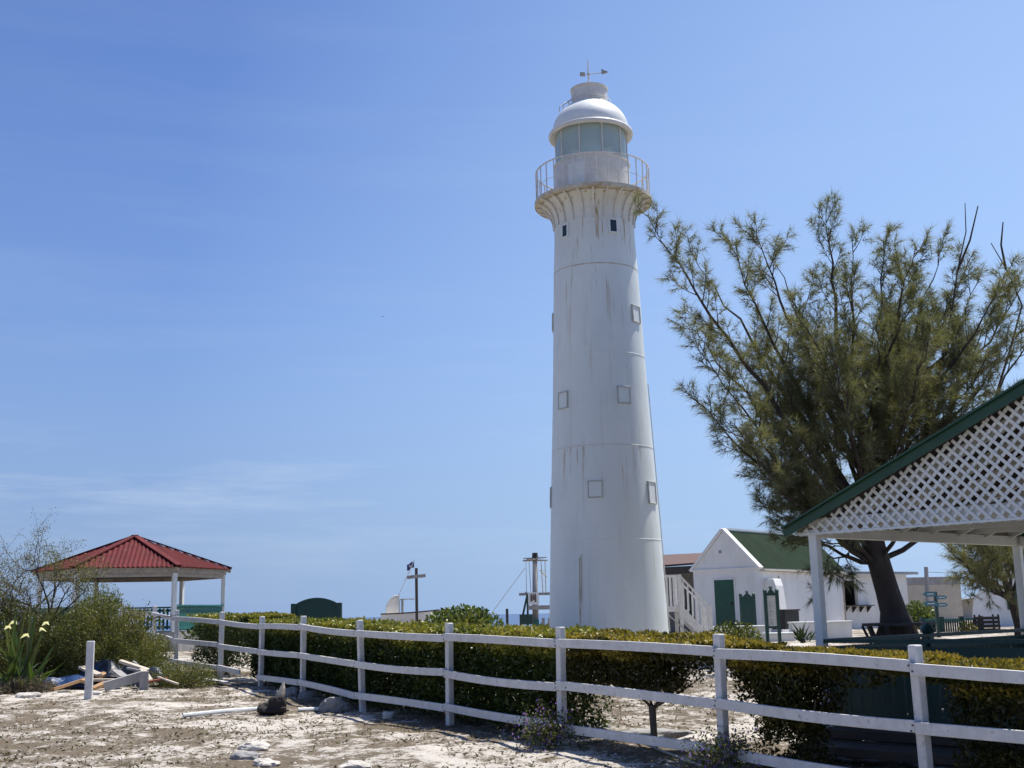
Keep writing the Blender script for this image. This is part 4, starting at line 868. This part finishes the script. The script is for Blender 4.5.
MB().lathe([(3.72,.2),(3.72,1.1),(.01,1.1)], 6, (gc.x,gc.y,0), rot, rot+2*math.pi).build('deck', M['grey_wood'], rg)
for k in (0,1,2,3,5):
    p, q = GV(k,3.52,0), GV(k+1,3.52,0); r_ = MB(); r_.bar((p.x,p.y,2.08),(q.x,q.y,2.08),.14,.06).bar((p.x,p.y,1.95),(q.x,q.y,1.95),.05,.10).bar((p.x,p.y,1.25),(q.x,q.y,1.25),.05,.10); rr = r_.build('railing', M['teal_paint'], rg)
    b = MB(); n = 22; d = q-p
    for i in range(n):
        c = p+d*((i+.5)/n); b.bar((c.x,c.y,1.15),(c.x,c.y,2.04),.13 if k in (5,) else .09,.025,up=FNV(d))
    b.build('pickets', M['teal_paint'], rr)
p, q = GV(4,3.52,0), GV(5,3.52,0)
for u in (.9,): pass

# ------------------------------------------------------------------ arched bench, boat, cross, flag, mast
a, c = at(293.5,612,30), at(339.5,612,30); zt = at(316,599.5,30).z; g = H((a.x+c.x)/2,30)
ab = thing('arched_bench', ((a.x+c.x)/2,30,g), 'dark green bench with high arched back behind the hedge', 'bench')
n = 14; w = c.x-a.x; pts = [(a.x+.06+(w-.12)*i/n,30,zt-.15+.15*math.sin(math.pi*i/n)**.8) for i in range(n+1)]
MB().prism([(a.x+.06,30,g+.45)]+pts+[(c.x-.06,30,g+.45)], (0,.06,0)).build('backrest', M['green_paint'], ab)
b = MB()
for p_, q_ in zip(pts, pts[1:]): b.bar(Vector(p_)+Vector((0,.03,.02)), Vector(q_)+Vector((0,.03,.02)), .11, .05)
b.build('arch_trim', M['green_paint'], ab)
for x in (a.x,c.x): MB().box((x,30,(g+zt-.09)/2), (.12,.14,zt-.09-g)).build('post', M['green_paint'], ab, bevel=.01)
MB().box(((a.x+c.x)/2,29.75,g+.45), (w,.5,.05)).build('seat', M['green_paint'], ab)
for x in (a.x+.05,c.x-.05): MB().box((x,29.55,g+.22), (.09,.09,.44)).build('leg', M['green_paint'], ab)
BY = 58.0; a, c = at(382,614.5,BY), at(439,609.5,BY); g = H((a.x+c.x)/2,BY)
bt = thing('sail_boat', ((a.x+c.x)/2,BY,g), 'old white wooden boat with small white sail, beached by the cross', 'boat')
n = 16; secs = []
for i in range(n+1):
    u = i/n; x = a.x+(c.x-a.x)*u; hw_ = .62*(math.sin(math.pi*min(1,u*.55+.32))**.8)*(1-max(0,(u-.75)/.25)**2*.97); sh = a.z+.02+.14*(u**2); kz = g+.12+.25*max(0,(u-.7)/.3)**2
    secs.append([(x,BY-hw_,sh),(x,BY-hw_*.8,(sh+kz)/2),(x,BY,kz),(x,BY+hw_*.8,(sh+kz)/2),(x,BY+hw_,sh)])
b = MB(); b.add([p for s_ in secs for p in s_], [(i*5+j,(i+1)*5+j,(i+1)*5+j+1,i*5+j+1) for i in range(n) for j in range(4)]+[(0,1,2,3,4)]); b.build('hull', M['sail'], bt, smooth=False)
b = MB()
for i in range(n):
    for j in (0,4): b.bar(secs[i][j], secs[i+1][j], .06, .06)
b.build('gunwale', M['brown_wood'], bt)
m0 = at(399,615,BY); m1 = at(397,596,BY); MB().tube([(m0.x,BY,g+.2),(m0.x,BY,m1.z+.05)], .05, 8).build('mast', M['white_trim'], bt)
MB().bar((m0.x,BY,at(400,599.5,BY).z), (at(415,599,BY).x,BY,at(415,599,BY).z), .07, .07).build('boom', M['white_trim'], bt)
s0 = [at(385.5,614,BY),at(386.5,605,BY),at(390,599,BY),at(395,595.5,BY)]; b = MB(); vs = []
for i, p in enumerate(s0):
    for k in range(7):
        u = k/6; vs.append((p.x+(m0.x-p.x)*u, BY+.35*math.sin(math.pi*u)*(1-.2*i), p.z))
b.add(vs, [(i*7+k,i*7+k+1,(i+1)*7+k+1,(i+1)*7+k) for i in range(3) for k in range(6)]); o = b.build('sail', M['sail'], bt, smooth=True); so_ = o.modifiers.new('thick','SOLIDIFY'); so_.thickness = .02
MB().box((at(402.5,607,BY).x,BY,at(402.5,607,BY).z), (.1,.3,.75)).build('cabin_board', M['grey_wood'], bt)
XY = 57.0; ct, cb = at(416.3,568,XY), at(417,616,XY); wc = thing('wooden_cross', (cb.x,XY,H(cb.x,XY)), 'tall weathered wooden cross standing beside the white boat', 'cross')
MB().bar((cb.x,XY,H(cb.x,XY)-.2), (ct.x,XY,ct.z), .13, .13).build('upright', M['brown_wood'], wc, bevel=.01)
p0, p1 = at(407,577.5,XY), at(425.8,575.5,XY); MB().bar((p0.x,XY-.09,p0.z), (p1.x,XY-.09,p1.z), .06, .16).build('crossbar', M['grey_wood'], wc, bevel=.01)
f0 = at(414,562,BY+.6); fl = thing('flag', (f0.x,BY+.6,f0.z), 'small dark blue flag flying from a slanted line above the boat', 'flag')
l0_, l1_ = at(398,597,BY+.6), at(414.3,560,BY+.6); MB().tube([l0_,l1_], .022, 5).build('flagpole', M['white_trim'], fl)
b = MB(); vs = []
for i in range(9):
    for j in range(6):
        u, v = i/8, j/5; x = f0.x-.35*u; vs.append((x, BY+.6+.06*math.sin(u*7), f0.z+.02-.30*v-.12*u+.04*math.sin(u*6)))
b.add(vs, [(i*6+j,(i+1)*6+j,(i+1)*6+j+1,i*6+j+1) for i in range(8) for j in range(5)]); o = b.build('flag_cloth', M['flag'], fl, smooth=True); o.modifiers.new('thick','SOLIDIFY').thickness = .008
MB().box((f0.x-.2,BY+.53,f0.z-.2), (.09,.03,.11)).build('emblem', M['flag_pale'], fl)
# ship mast structure
MY = 52.0
def mp_(x, y, dy=0): return at(x,y,MY+dy)
mt = thing('mast_tower', (mp_(535,620).x,MY,H(.9,MY)), 'rough wooden crow nest mast with ropes, platform and white picture board', 'mast')
gm = H(.9,MY); p, q = mp_(535,620), mp_(535,557)
MB().tube([(p.x,MY,gm-.2),(q.x,MY,q.z)], [.15,.11], 10).build('pole', M['grey_wood'], mt, smooth=True)
MB().tube([(q.x,MY,q.z-.05),(q.x,MY,q.z+.18)], [.14,.12], 8).build('pole_cap', M['dark_wood'], mt)
b = MB()
for k in range(7): a_ = math.pi*k/7; b.bar((q.x-.55*math.cos(a_),MY-.55*math.sin(a_),q.z-.16+.02*k), (q.x+.55*math.cos(a_),MY+.55*math.sin(a_),q.z-.16+.02*k), .07, .04)
b.build('crow_nest', M['grey_wood'], mt)
b = MB(); z2 = mp_(535,594).z
for y_ in (-.45,.45): b.bar((mp_(519,594).x,MY+y_,z2),(mp_(551,593).x,MY+y_,z2),.08,.10)
b.bar((mp_(526,594).x,MY-.5,z2+.06),(mp_(526,594).x,MY+.5,z2+.06),.1,.06); b.build('yard', M['grey_wood'], mt)
b = MB()
for x0, x1 in ((526,526.5),(529,531),(541,543),(545,546)):
    for y_ in (-.3,.3): b.tube([Vector((mp_(x0,562).x,MY+y_,q.z-.15)),Vector((mp_(x1,594).x,MY+y_*1.4,z2))], .012, 4)
for k in range(5):
    z = z2+.22*k+.1; b.tube([(mp_(540.5,590).x,MY-.32,z),(mp_(546,590).x,MY-.32,z+.03)], .012, 4)
b.tube([mp_(525,568),mp_(491,614,2)], .012, 4); b.tube([mp_(540,570),mp_(547,577)], .03, 5); b.build('rigging', M['rope'], mt)
a_, c_ = mp_(528,592.5,-.6), mp_(539,604.5,-.6); pb = MB().box(((a_.x+c_.x)/2,MY-.6,(a_.z+c_.z)/2), (c_.x-a_.x,.04,a_.z-c_.z)).build('picture_board', M['white_trim'], mt)
cxp, czp = (a_.x+c_.x)/2, (a_.z+c_.z)/2; b = MB()
for x, z, w_, h_ in ((-.09,.0,.09,.26),(.0,.03,.07,.2),(.08,-.01,.08,.28),(-.09,.16,.06,.06),(.0,.16,.05,.05),(.08,.17,.06,.06)): b.box((cxp+x,MY-.626,czp+z), (w_,.008,h_))
b.build('picture', M['ink_brown'], pb)
b = MB(); p0 = mp_(528,610,-.4); p1 = mp_(551,605,-.4); b.box(((p0.x+p1.x)/2,MY-.1,(p0.z+p1.z)/2), (p1.x-p0.x,.9,.18)); b.build('platform', M['grey_wood'], mt)
b = MB(); b.bar(Vector((mp_(527,596).x,MY-.5,mp_(527,596).z)), Vector((mp_(517,621).x,MY-.5,gm)), .07,.09); b.bar(Vector((mp_(527.5,596).x,MY-.48,z2)), Vector((mp_(527.5,621).x,MY-.48,gm)), .07,.09); b.build('brace', M['green_paint'], mt)
MB().box((mp_(526,617).x,MY-.5,mp_(526,617).z-.1), (.56,.4,.42)).build('bin', M['green_paint'], mt)
MB().box((mp_(536,616).x,MY-.3,gm+.4), (.24,.2,.9)).build('plinth', M['teal_paint'], mt)
b = MB()
for x in (543,549): b.box((mp_(x,616).x,MY-.3,gm+.4), (.13,.13,1.0))
b.build('leg', M['grey_wood'], mt)
p = at(507,609,46); tag(MB().box((p.x,46,(p.z+.4)/2), (.1,.1,p.z-.4+.02)).build('wooden_post', M['dark_wood'], bevel=.01), 'short dark wooden post standing alone before the sea', 'post')

# ------------------------------------------------------------------ bird
p = at(382.5,316.5,160); b = MB(); b.add([(p.x-.3,160,p.z+.02),(p.x,159.9,p.z-.02),(p.x+.3,160,p.z+.02),(p.x,160.25,p.z+.04),(p.x,160,p.z-.06)], [(0,1,3),(1,2,3),(0,4,1),(1,4,2),(0,3,4),(3,2,4)])
tag(b.build('bird', M['feather']), 'tiny dark bird gliding high in the open sky', 'bird')

# ------------------------------------------------------------------ bushes on the road side
def twig_tree(name, label, base, specs, leafmat_, leaf=(.03,.06), ndens=26, group=None, cat='tree'):
    T = thing(name, base, label, cat, group); mb = MB(); LP = []
    def grow(p, d, ln, r, lv):
        n = 5; pts = [p]; dd = d.copy()
        for i in range(n):
            dd = (dd+Vector((random.gauss(0,.13),random.gauss(0,.13),random.gauss(0.0,.10)))).normalized(); pts.append(pts[-1]+dd*ln/n)
        mb.tube(pts, [r*(1-.6*i/n) for i in range(n+1)], 5 if lv > 1 else 4, False)
        if lv <= 0:
            for q in pts[1:]:
                for _ in range(max(1,ndens//5)): LP.append(q+Vector((random.gauss(0,.05),random.gauss(0,.05),random.gauss(0,.04))))
            return
        for k in range(random.randint(3,5)):
            i = random.randint(2,n); o = Vector((random.gauss(0,1),random.gauss(0,1),random.gauss(.15,.7))).normalized(); grow(pts[i], (dd*.7+o*.8).normalized(), ln*random.uniform(.5,.72), r*.45, lv-1)
        if lv == 1:
            for q in pts[3:]:
                for _ in range(max(1,ndens//8)): LP.append(q+Vector((random.gauss(0,.08),random.gauss(0,.08),random.gauss(0,.08))))
    for p, d, ln, r, lv in specs: grow(Vector(p), Vector(d).normalized(), ln, r, lv)
    mb.build('branches', M['twig'], T)
    P = np.array([tuple(v) for v in LP]); n = len(P); l_ = RNG.uniform(*leaf,n)
    leaves('foliage', P, rdir(n), rdir(n)+np.array([0,0,.8]), l_, l_*.5, leafmat_, T); return T
def gx(px, Y): return at(px,640,Y).x
def gz_(px, Y): return H(gx(px,Y),Y)
ay = 25.0; ba = Vector((gx(47,ay),ay,gz_(47,ay)))
twig_tree('thorn_tree', 'thin sparse thorn tree in front of the red roof', tuple(ba), [((ba.x,ay,ba.z-.1),(.03,0,1),1.5,.04,0)]+[((ba.x+.02,ay,ba.z+1.0+.1*k),(dx,dy,dzz),ln,.024,3) for k,(dx,dy,dzz,ln) in enumerate(((-.45,.1,1,.85),(.25,-.2,1,.95),(.75,.2,.7,.95),(-.05,.3,1,1.0),(.05,-.3,1,.95)))], M['bush_leaf'], (.025,.045), 16)
bb_ = Vector((gx(2,25.5),25.5,gz_(2,25.5)))
twig_tree('thorn_tree', 'bushier thorn tree with many grey twigs at the left picture edge', tuple(bb_), [((bb_.x+random.uniform(-.5,.6),25.5+random.uniform(-.5,.5),bb_.z),(random.uniform(-.35,.35),random.uniform(-.3,.3),1),random.uniform(1.5,1.95),.035,3) for k in range(9)], M['bush_leaf'], (.025,.045), 18)
bc = Vector((gx(118,24.6),24.6,gz_(118,24.6)))
twig_tree('sapling', 'broad leaved sapling poking above the bush before the red roofed gazebo', tuple(bc), [((bc.x,24.6,bc.z),(.0,0,1),1.35,.025,1),((bc.x+.05,24.6,bc.z+1.05),(.9,-.1,.45),.8,.018,1),((bc.x,24.6,bc.z+1.1),(-.3,0,1),.5,.018,1)], M['sea_leaf'], (.07,.12), 10)
bush('feathery_bush', 'big feathery olive bush behind the debris pile', (gx(106,24.4),24.5,.95), 1.18,.95,1.15, 66000, M['bush_leaf'], (.03,.07), seed=61, thin=.5, wfac=.32, stems=40)
bush('feathery_bush', 'dark tangled bush between the lone post and the sword leaved plant', (gx(62,24.8),25.0,.85), 1.2,1.0,1.0, 42000, M['bush_leaf'], (.03,.065), seed=71, thin=.5, wfac=.32, stems=40)
bush('feathery_bush', 'dark bush at the left picture edge under the thorn tree', (gx(12,24.6),24.8,.9), 1.25,1.0,1.15, 48000, M['bush_leaf'], (.03,.065), seed=81, thin=.5, wfac=.32, stems=40)
bush('feathery_bush', 'thin airy bush rising in front of the red gazebo eave', (gx(88,25.4),25.6,1.75), .62,.5,.82, 9000, M['bush_leaf'], (.03,.055), seed=91, thin=.5, wfac=.3, stems=30)
bush('feathery_bush', 'rounded olive bush next to the fence end, before the fence rails', (gx(146,25.6),25.6,.75), .62,.5,.62, 16000, M['bush_leaf'], (.03,.065), seed=95, thin=.42, wfac=.32, stems=20)
bush('feathery_bush', 'low trailing bush at the foot of the fence next to the debris pile', (gx(184,23.2),23.2,.36), .75,.5,.38, 12000, M['bush_leaf'], (.03,.055), seed=101, thin=.42, wfac=.35, stems=16)
bush('dry_scrub', 'brown dry scrub on the ground below the sword leaved plant', (gx(16,22.6),22.7,.28), .85,.5,.28, 9000, M['dry_leaf'], (.03,.09), seed=111, thin=.42, wfac=.2, stems=60)
# sword leaved plant; the bent ends of five leaves are pale
syy = 22.8; sp0 = Vector((gx(18,syy),syy,gz_(18,syy))); sw = thing('sword_leaved_plant', tuple(sp0), 'sword leaved plant with pale bent leaf tips at the left picture edge', 'plant')
mb = MB()
def sword(b0, e, w_, bend):
    n = 8; o = len(mb.v); c_ = (b0+e)/2+Vector((0,0,bend)); pts = bez(b0,c_,e,n); sd_ = (e-b0).cross(Vector((0,0,1)))
    if sd_.length < .05: sd_ = Vector((1,.4,0))
    sd_.normalize(); sd_ = (sd_*.6+Vector((random.uniform(-1,1),random.uniform(-.4,.4),0))*.8); sd_.normalize()
    for i, p in enumerate(pts):
        u = i/n; d = (pts[min(i+1,n)]-pts[max(i-1,0)]).normalized(); s_ = (sd_-d*sd_.dot(d)).normalized(); ww = w_*(1-u**2.4)*(.5+.5*min(1,u*3))+.004; nn_ = d.cross(s_)
        mb.v += [tuple(p-s_*ww/2),tuple(p+nn_*ww*.2),tuple(p+s_*ww/2)]
    for i in range(n): q = o+i*3; mb.f += [(q,q+1,q+4,q+3),(q+1,q+2,q+5,q+4)]
tips = [at(x,y,syy-.25+k*.12) for k,(x,y) in enumerate(((8,627),(26,635),(42,629),(46,623),(14,622)))]
for e in tips: sword(sp0+Vector((random.uniform(-.12,.2),random.uniform(-.1,.1),0)), e, .10, .12)
for k in range(24):
    a_ = random.uniform(0,6.28); el = random.uniform(.25,1.2); ln = random.uniform(.6,1.15); b0 = sp0+Vector((random.uniform(-.35,.4),random.uniform(-.2,.2),0))
    sword(b0, b0+Vector((math.cos(a_)*math.cos(el),math.sin(a_)*math.cos(el)*.8,math.sin(el)))*ln, random.uniform(.07,.12), random.uniform(.02,.2))
for px, py in ((3,612),(31,604),(27,606),(36,608),(16,608)): sword(sp0+Vector((random.uniform(-.15,.25),random.uniform(-.1,.1),0)), at(px,py,syy+random.uniform(-.1,.2)), .11, .03)
o = mb.build('leaves', M['sword_leaf'], sw); at_ = o.data.attributes.new('rnd','FLOAT','FACE'); at_.data.foreach_set('value', np.repeat(RNG.random(len(o.data.polygons)//16+1),16)[:len(o.data.polygons)].astype(np.float32))
for p in tips:
    k = random.choice((-1,1)); b = MB(); w_ = random.uniform(.7,1.1); b.add([p+Vector((-.10*k*w_,0,-.03-.03*w_)),p+Vector((-.03*k,-.03,.02)),p+Vector((.04*k,0,.03)),p+Vector((.06*k,.02,-.03*w_-.02)),p+Vector((.0,.03,-.015))], [(0,1,4),(1,2,4),(2,3,4)])
    o = b.build('bent_tip', M['cream_petal'], sw)
# agave-like plant by the planter wall
pa = at(803,640,38); pa.z = H(pa.x,38); ag = thing('spiky_plant', tuple(pa), 'dark spiky plant in front of the low white block wall', 'plant'); n = 46; D = rdir(n); D[:,2] = np.abs(D[:,2])+.25
leaves('leaves', np.repeat(np.array([[pa.x,pa.y,pa.z+.05]]),n,0)+RNG.normal(0,.08,(n,3)), D, rdir(n), RNG.uniform(.35,.65,n), .06, M['hedge_leaf'], ag, RNG.random(n)*.25)
mb = MB().tube([(pa.x,pa.y,pa.z-.05),(pa.x,pa.y,pa.z+.15)], [.1,.07], 7).build('stem', M['bark'], ag)

# ------------------------------------------------------------------ debris pile, loose planks
G_DEB = 'boards in the debris pile'
def plank(p0, p1, Y0, Y1, w, h, m, label, lift0=.05, lift1=.05, group=G_DEB, name='board'):
    a, b_ = at(*p0,Y0-3.0), at(*p1,Y1-3.0)
    n = 4; mb = MB(); mb.bar(a, b_, w, h, up=(random.uniform(-.15,.15),random.uniform(-.15,.15),1))
    return tag(mb.build(name, M[m], bevel=.006), label, 'board', group)
plank((52,690),(92,677),25.6,26.2,.16,.06,'tan_wood','long tan board slanting out of the front of the debris pile')
plank((84,682),(109,672),25.9,26.6,.15,.06,'tan_wood','tan board behind the lone white post, upper end of the debris pile')
plank((92,680),(116,680),25.8,26.0,.15,.05,'pale_wood','pale flat board lying across the middle of the debris pile')
plank((92,689),(106,683),25.5,25.8,.14,.06,'tan_wood','short tan offcut at the foot of the lone white post')
b_ = plank((104,687),(141,676),25.5,25.7,.14,.17,'grey_wood','thick grey beam with upright end block in the debris pile')
plank((120,661),(166,676),26.4,26.2,.12,.05,'pale_wood','pale thin board sloping down from the top of the debris pile')
plank((116,671),(124,677),26.3,25.9,.14,.05,'grey_wood','short grey board tilted in the middle of the debris pile')
plank((81,667),(99,675),26.6,26.1,.13,.05,'pale_wood','short pale board with white end sticking up behind the lone post')
plank((148,682),(168,678),25.6,25.8,.05,.04,'red_wood','thin reddish stick at the fence side of the debris pile')
plank((142,669),(150,681),26.1,25.7,.11,.05,'pale_wood','short bleached board standing beside the grey end block')
plank((158,677),(178,684),25.8,25.6,.08,.03,'pale_wood','bleached lath lying next to the trailing bush')
plank((58,692),(70,691),25.3,25.3,.12,.03,'pale_wood','small white scrap board lying before the long tan board')
plank((128,668),(146,672),26.3,26.2,.12,.04,'grey_wood','grey board lying under the sloping pale board')
p = at(144,681,22.5); tag(MB().box((p.x,p.y,p.z), (.16,.14,.36), rz=.3).build('timber_block', M['grey_wood'], bevel=.01), 'upright grey timber block at the end of the thick grey beam', 'block')
def tarp(px, py, Y, rx, ry, m, label, seed):
    Y -= 3.0; p = at(px,py,Y); g = H(p.x,Y); n = 14; vs = []
    for i in range(n+1):
        for j in range(n+1):
            u, v = i/n*2-1, j/n*2-1; k = max(0,1-(u*u+v*v)*.62); x, y = p.x+u*rx*(1+.2*math.sin(v*5+seed)), Y+v*ry*(1+.2*math.cos(u*4+seed)); nn_ = float(vnoise(np.array([[x*4+seed,y*4,0]]),seed)[0]); vs.append((x,y,H(x,y)+.01+(p.z-g)*1.3*k*(.5+nn_)+.03*nn_))
    return tag(MB().add(vs, [(i*(n+1)+j,(i+1)*(n+1)+j,(i+1)*(n+1)+j+1,i*(n+1)+j+1) for i in range(n) for j in range(n)]).build('tarpaulin', M[m], smooth=False), label, 'tarp', 'plastic sheets in the debris pile')
tarp(68,681,26.3,.55,.3,'blue_tarp','crumpled blue sheet at the left side of the debris pile',3)
tarp(106,668,26.9,.45,.35,'blue_tarp','blue sheet at the back of the debris pile behind the tan board',5)
tarp(124,666,26.7,.5,.3,'navy','dark navy sheet under the sloping pale board of the debris pile',8)
tarp(154,672,26.3,.3,.25,'navy','small dark sheet at the fence side of the debris pile',11)
a, c = GP(183,718.5), GP(264,712); a.z += .04; c.z += .05
tag(MB().tube([a,a.lerp(c,.5)+Vector((0,0,.01)),c], .032, 8).build('white_pipe', M['white_trim']), 'long white pipe lying on the sand next to the driftwood', 'pipe')
a, c = GP(298,712), GP(328,711); a.z += .03; c.z += .03
tag(MB().tube([a,c], .03, 8).build('white_pipe', M['white_trim']), 'short white pipe lying against the big grey rock', 'pipe')
# driftwood stump with pale splinter
p = GP(276,714); dw_ = thing('driftwood_stump', tuple(p), 'blackened driftwood stump with a pale pointed splinter', 'driftwood')
def rock_mesh(c, s, seed, sub=3, sharp=.35):
    import bmesh
    bm = bmesh.new(); bmesh.ops.create_icosphere(bm, subdivisions=sub, radius=1)
    V = np.array([tuple(v.co) for v in bm.verts]); n1 = vnoise(V*1.3+seed,seed); n2 = vnoise(V*3.1+seed,seed+1); n3 = vnoise(V*7+seed,seed+2)
    R_ = 1+sharp*(n1-.5)*2+.3*(n2-.5)+.14*(n3-.5); V = V*R_[:,None]; V = np.sign(V)*np.abs(V)**.9
    V = V*np.array(s)+np.array(c)
    mb = MB(); mb.v = [tuple(v) for v in V]; mb.f = [tuple(v.index for v in f.verts) for f in bm.faces]; bm.free(); return mb
m1 = rock_mesh((p.x+.05,p.y,p.z+.12), (.12,.11,.15), 7, 4, .9); m2 = rock_mesh((p.x-.10,p.y-.03,p.z+.06), (.13,.10,.08), 12, 4, .9); m3 = rock_mesh((p.x+.02,p.y-.05,p.z+.05), (.17,.10,.06), 15, 4, .8); m1.add(m2.v, m2.f).add(m3.v, m3.f); m1.build('stump', M['black'], dw_)
MB().tube([(p.x+.04,p.y,p.z+.16),(p.x+.07,p.y,p.z+.30),(p.x+.09,p.y,p.z+.37),(p.x+.11,p.y,p.z+.47)], [.05,.062,.045,.006], 5).build('splinter', M['pale_wood'], dw_)
MB().tube([(p.x-.05,p.y,p.z+.1),(p.x-.17,p.y-.05,p.z+.12),(p.x-.22,p.y-.05,p.z+.02)], [.05,.045,.02], 6).build('root', M['grey_twig'], dw_)
# rocks
for px, py, Y, s, m, lab in ((333,709,19.6,(.21,.17,.17),'grey_rock','big grey rock in the hedge shade under the fence'),
    (288,693,21.0,(.19,.14,.12),'grey_rock','grey rock under the fence behind the driftwood stump'),
    (308,694,21.2,(.17,.13,.09),'grey_rock','flatter grey rock at the foot of a fence post near the driftwood'),
    (255,747,16.2,(.20,.14,.07),'limestone','broad white stone low in the foreground sand'),
    (247,756,15.6,(.15,.11,.06),'grey_rock','bluish grey stone beside the broad white stone'),
    (266,763,15.3,(.14,.11,.06),'limestone','white stone at the bottom picture edge below the bluish stone'),
    (355,765,14.7,(.16,.12,.05),'limestone','flat white stone alone at the bottom edge under the long hedge'),
    (389,715,18.0,(.09,.08,.07),'limestone','small white stone in the hedge shade between two fence posts'),
    (702,742,12.9,(.26,.14,.09),'limestone','pale flat stone behind the bottom rail near a fence post'),
    (655,735,13.6,(.5,.16,.08),'grey_rock','long grey kerb stone behind the bottom rail'),
    (592,727,13.9,(.24,.14,.08),'grey_rock','grey stone by the bare shrub trunk'),
    (28,694,25.0,(.2,.12,.06),'limestone','pale stone at the edge of the brown scrub, left side'),
    (96,692,25.2,(.12,.09,.06),'limestone','small pale stone right at the foot of the lone white post')):
    p = GP(px,py+3); g = p.z; k_ = p.y/20; tag(rock_mesh((p.x,p.y,g+s[2]*.3), s, int(px)).build('rock', M[m], smooth=False), lab, 'rock', 'rocks lying in the yard')
# pale hose on the ground behind the fence foot
pts = [GP(x,y) for x,y,Y in ((636,742,13.2),(660,752,12.7),(690,764,12.2),(712,772,11.9))]
pts = [Vector((q.x,q.y,H(q.x,q.y)+.02)) for q in pts]
tag(MB().tube(pts, .014, 6).build('hose', M['rope'], smooth=True), 'pale thin hose lying on the shaded ground along the fence', 'hose')
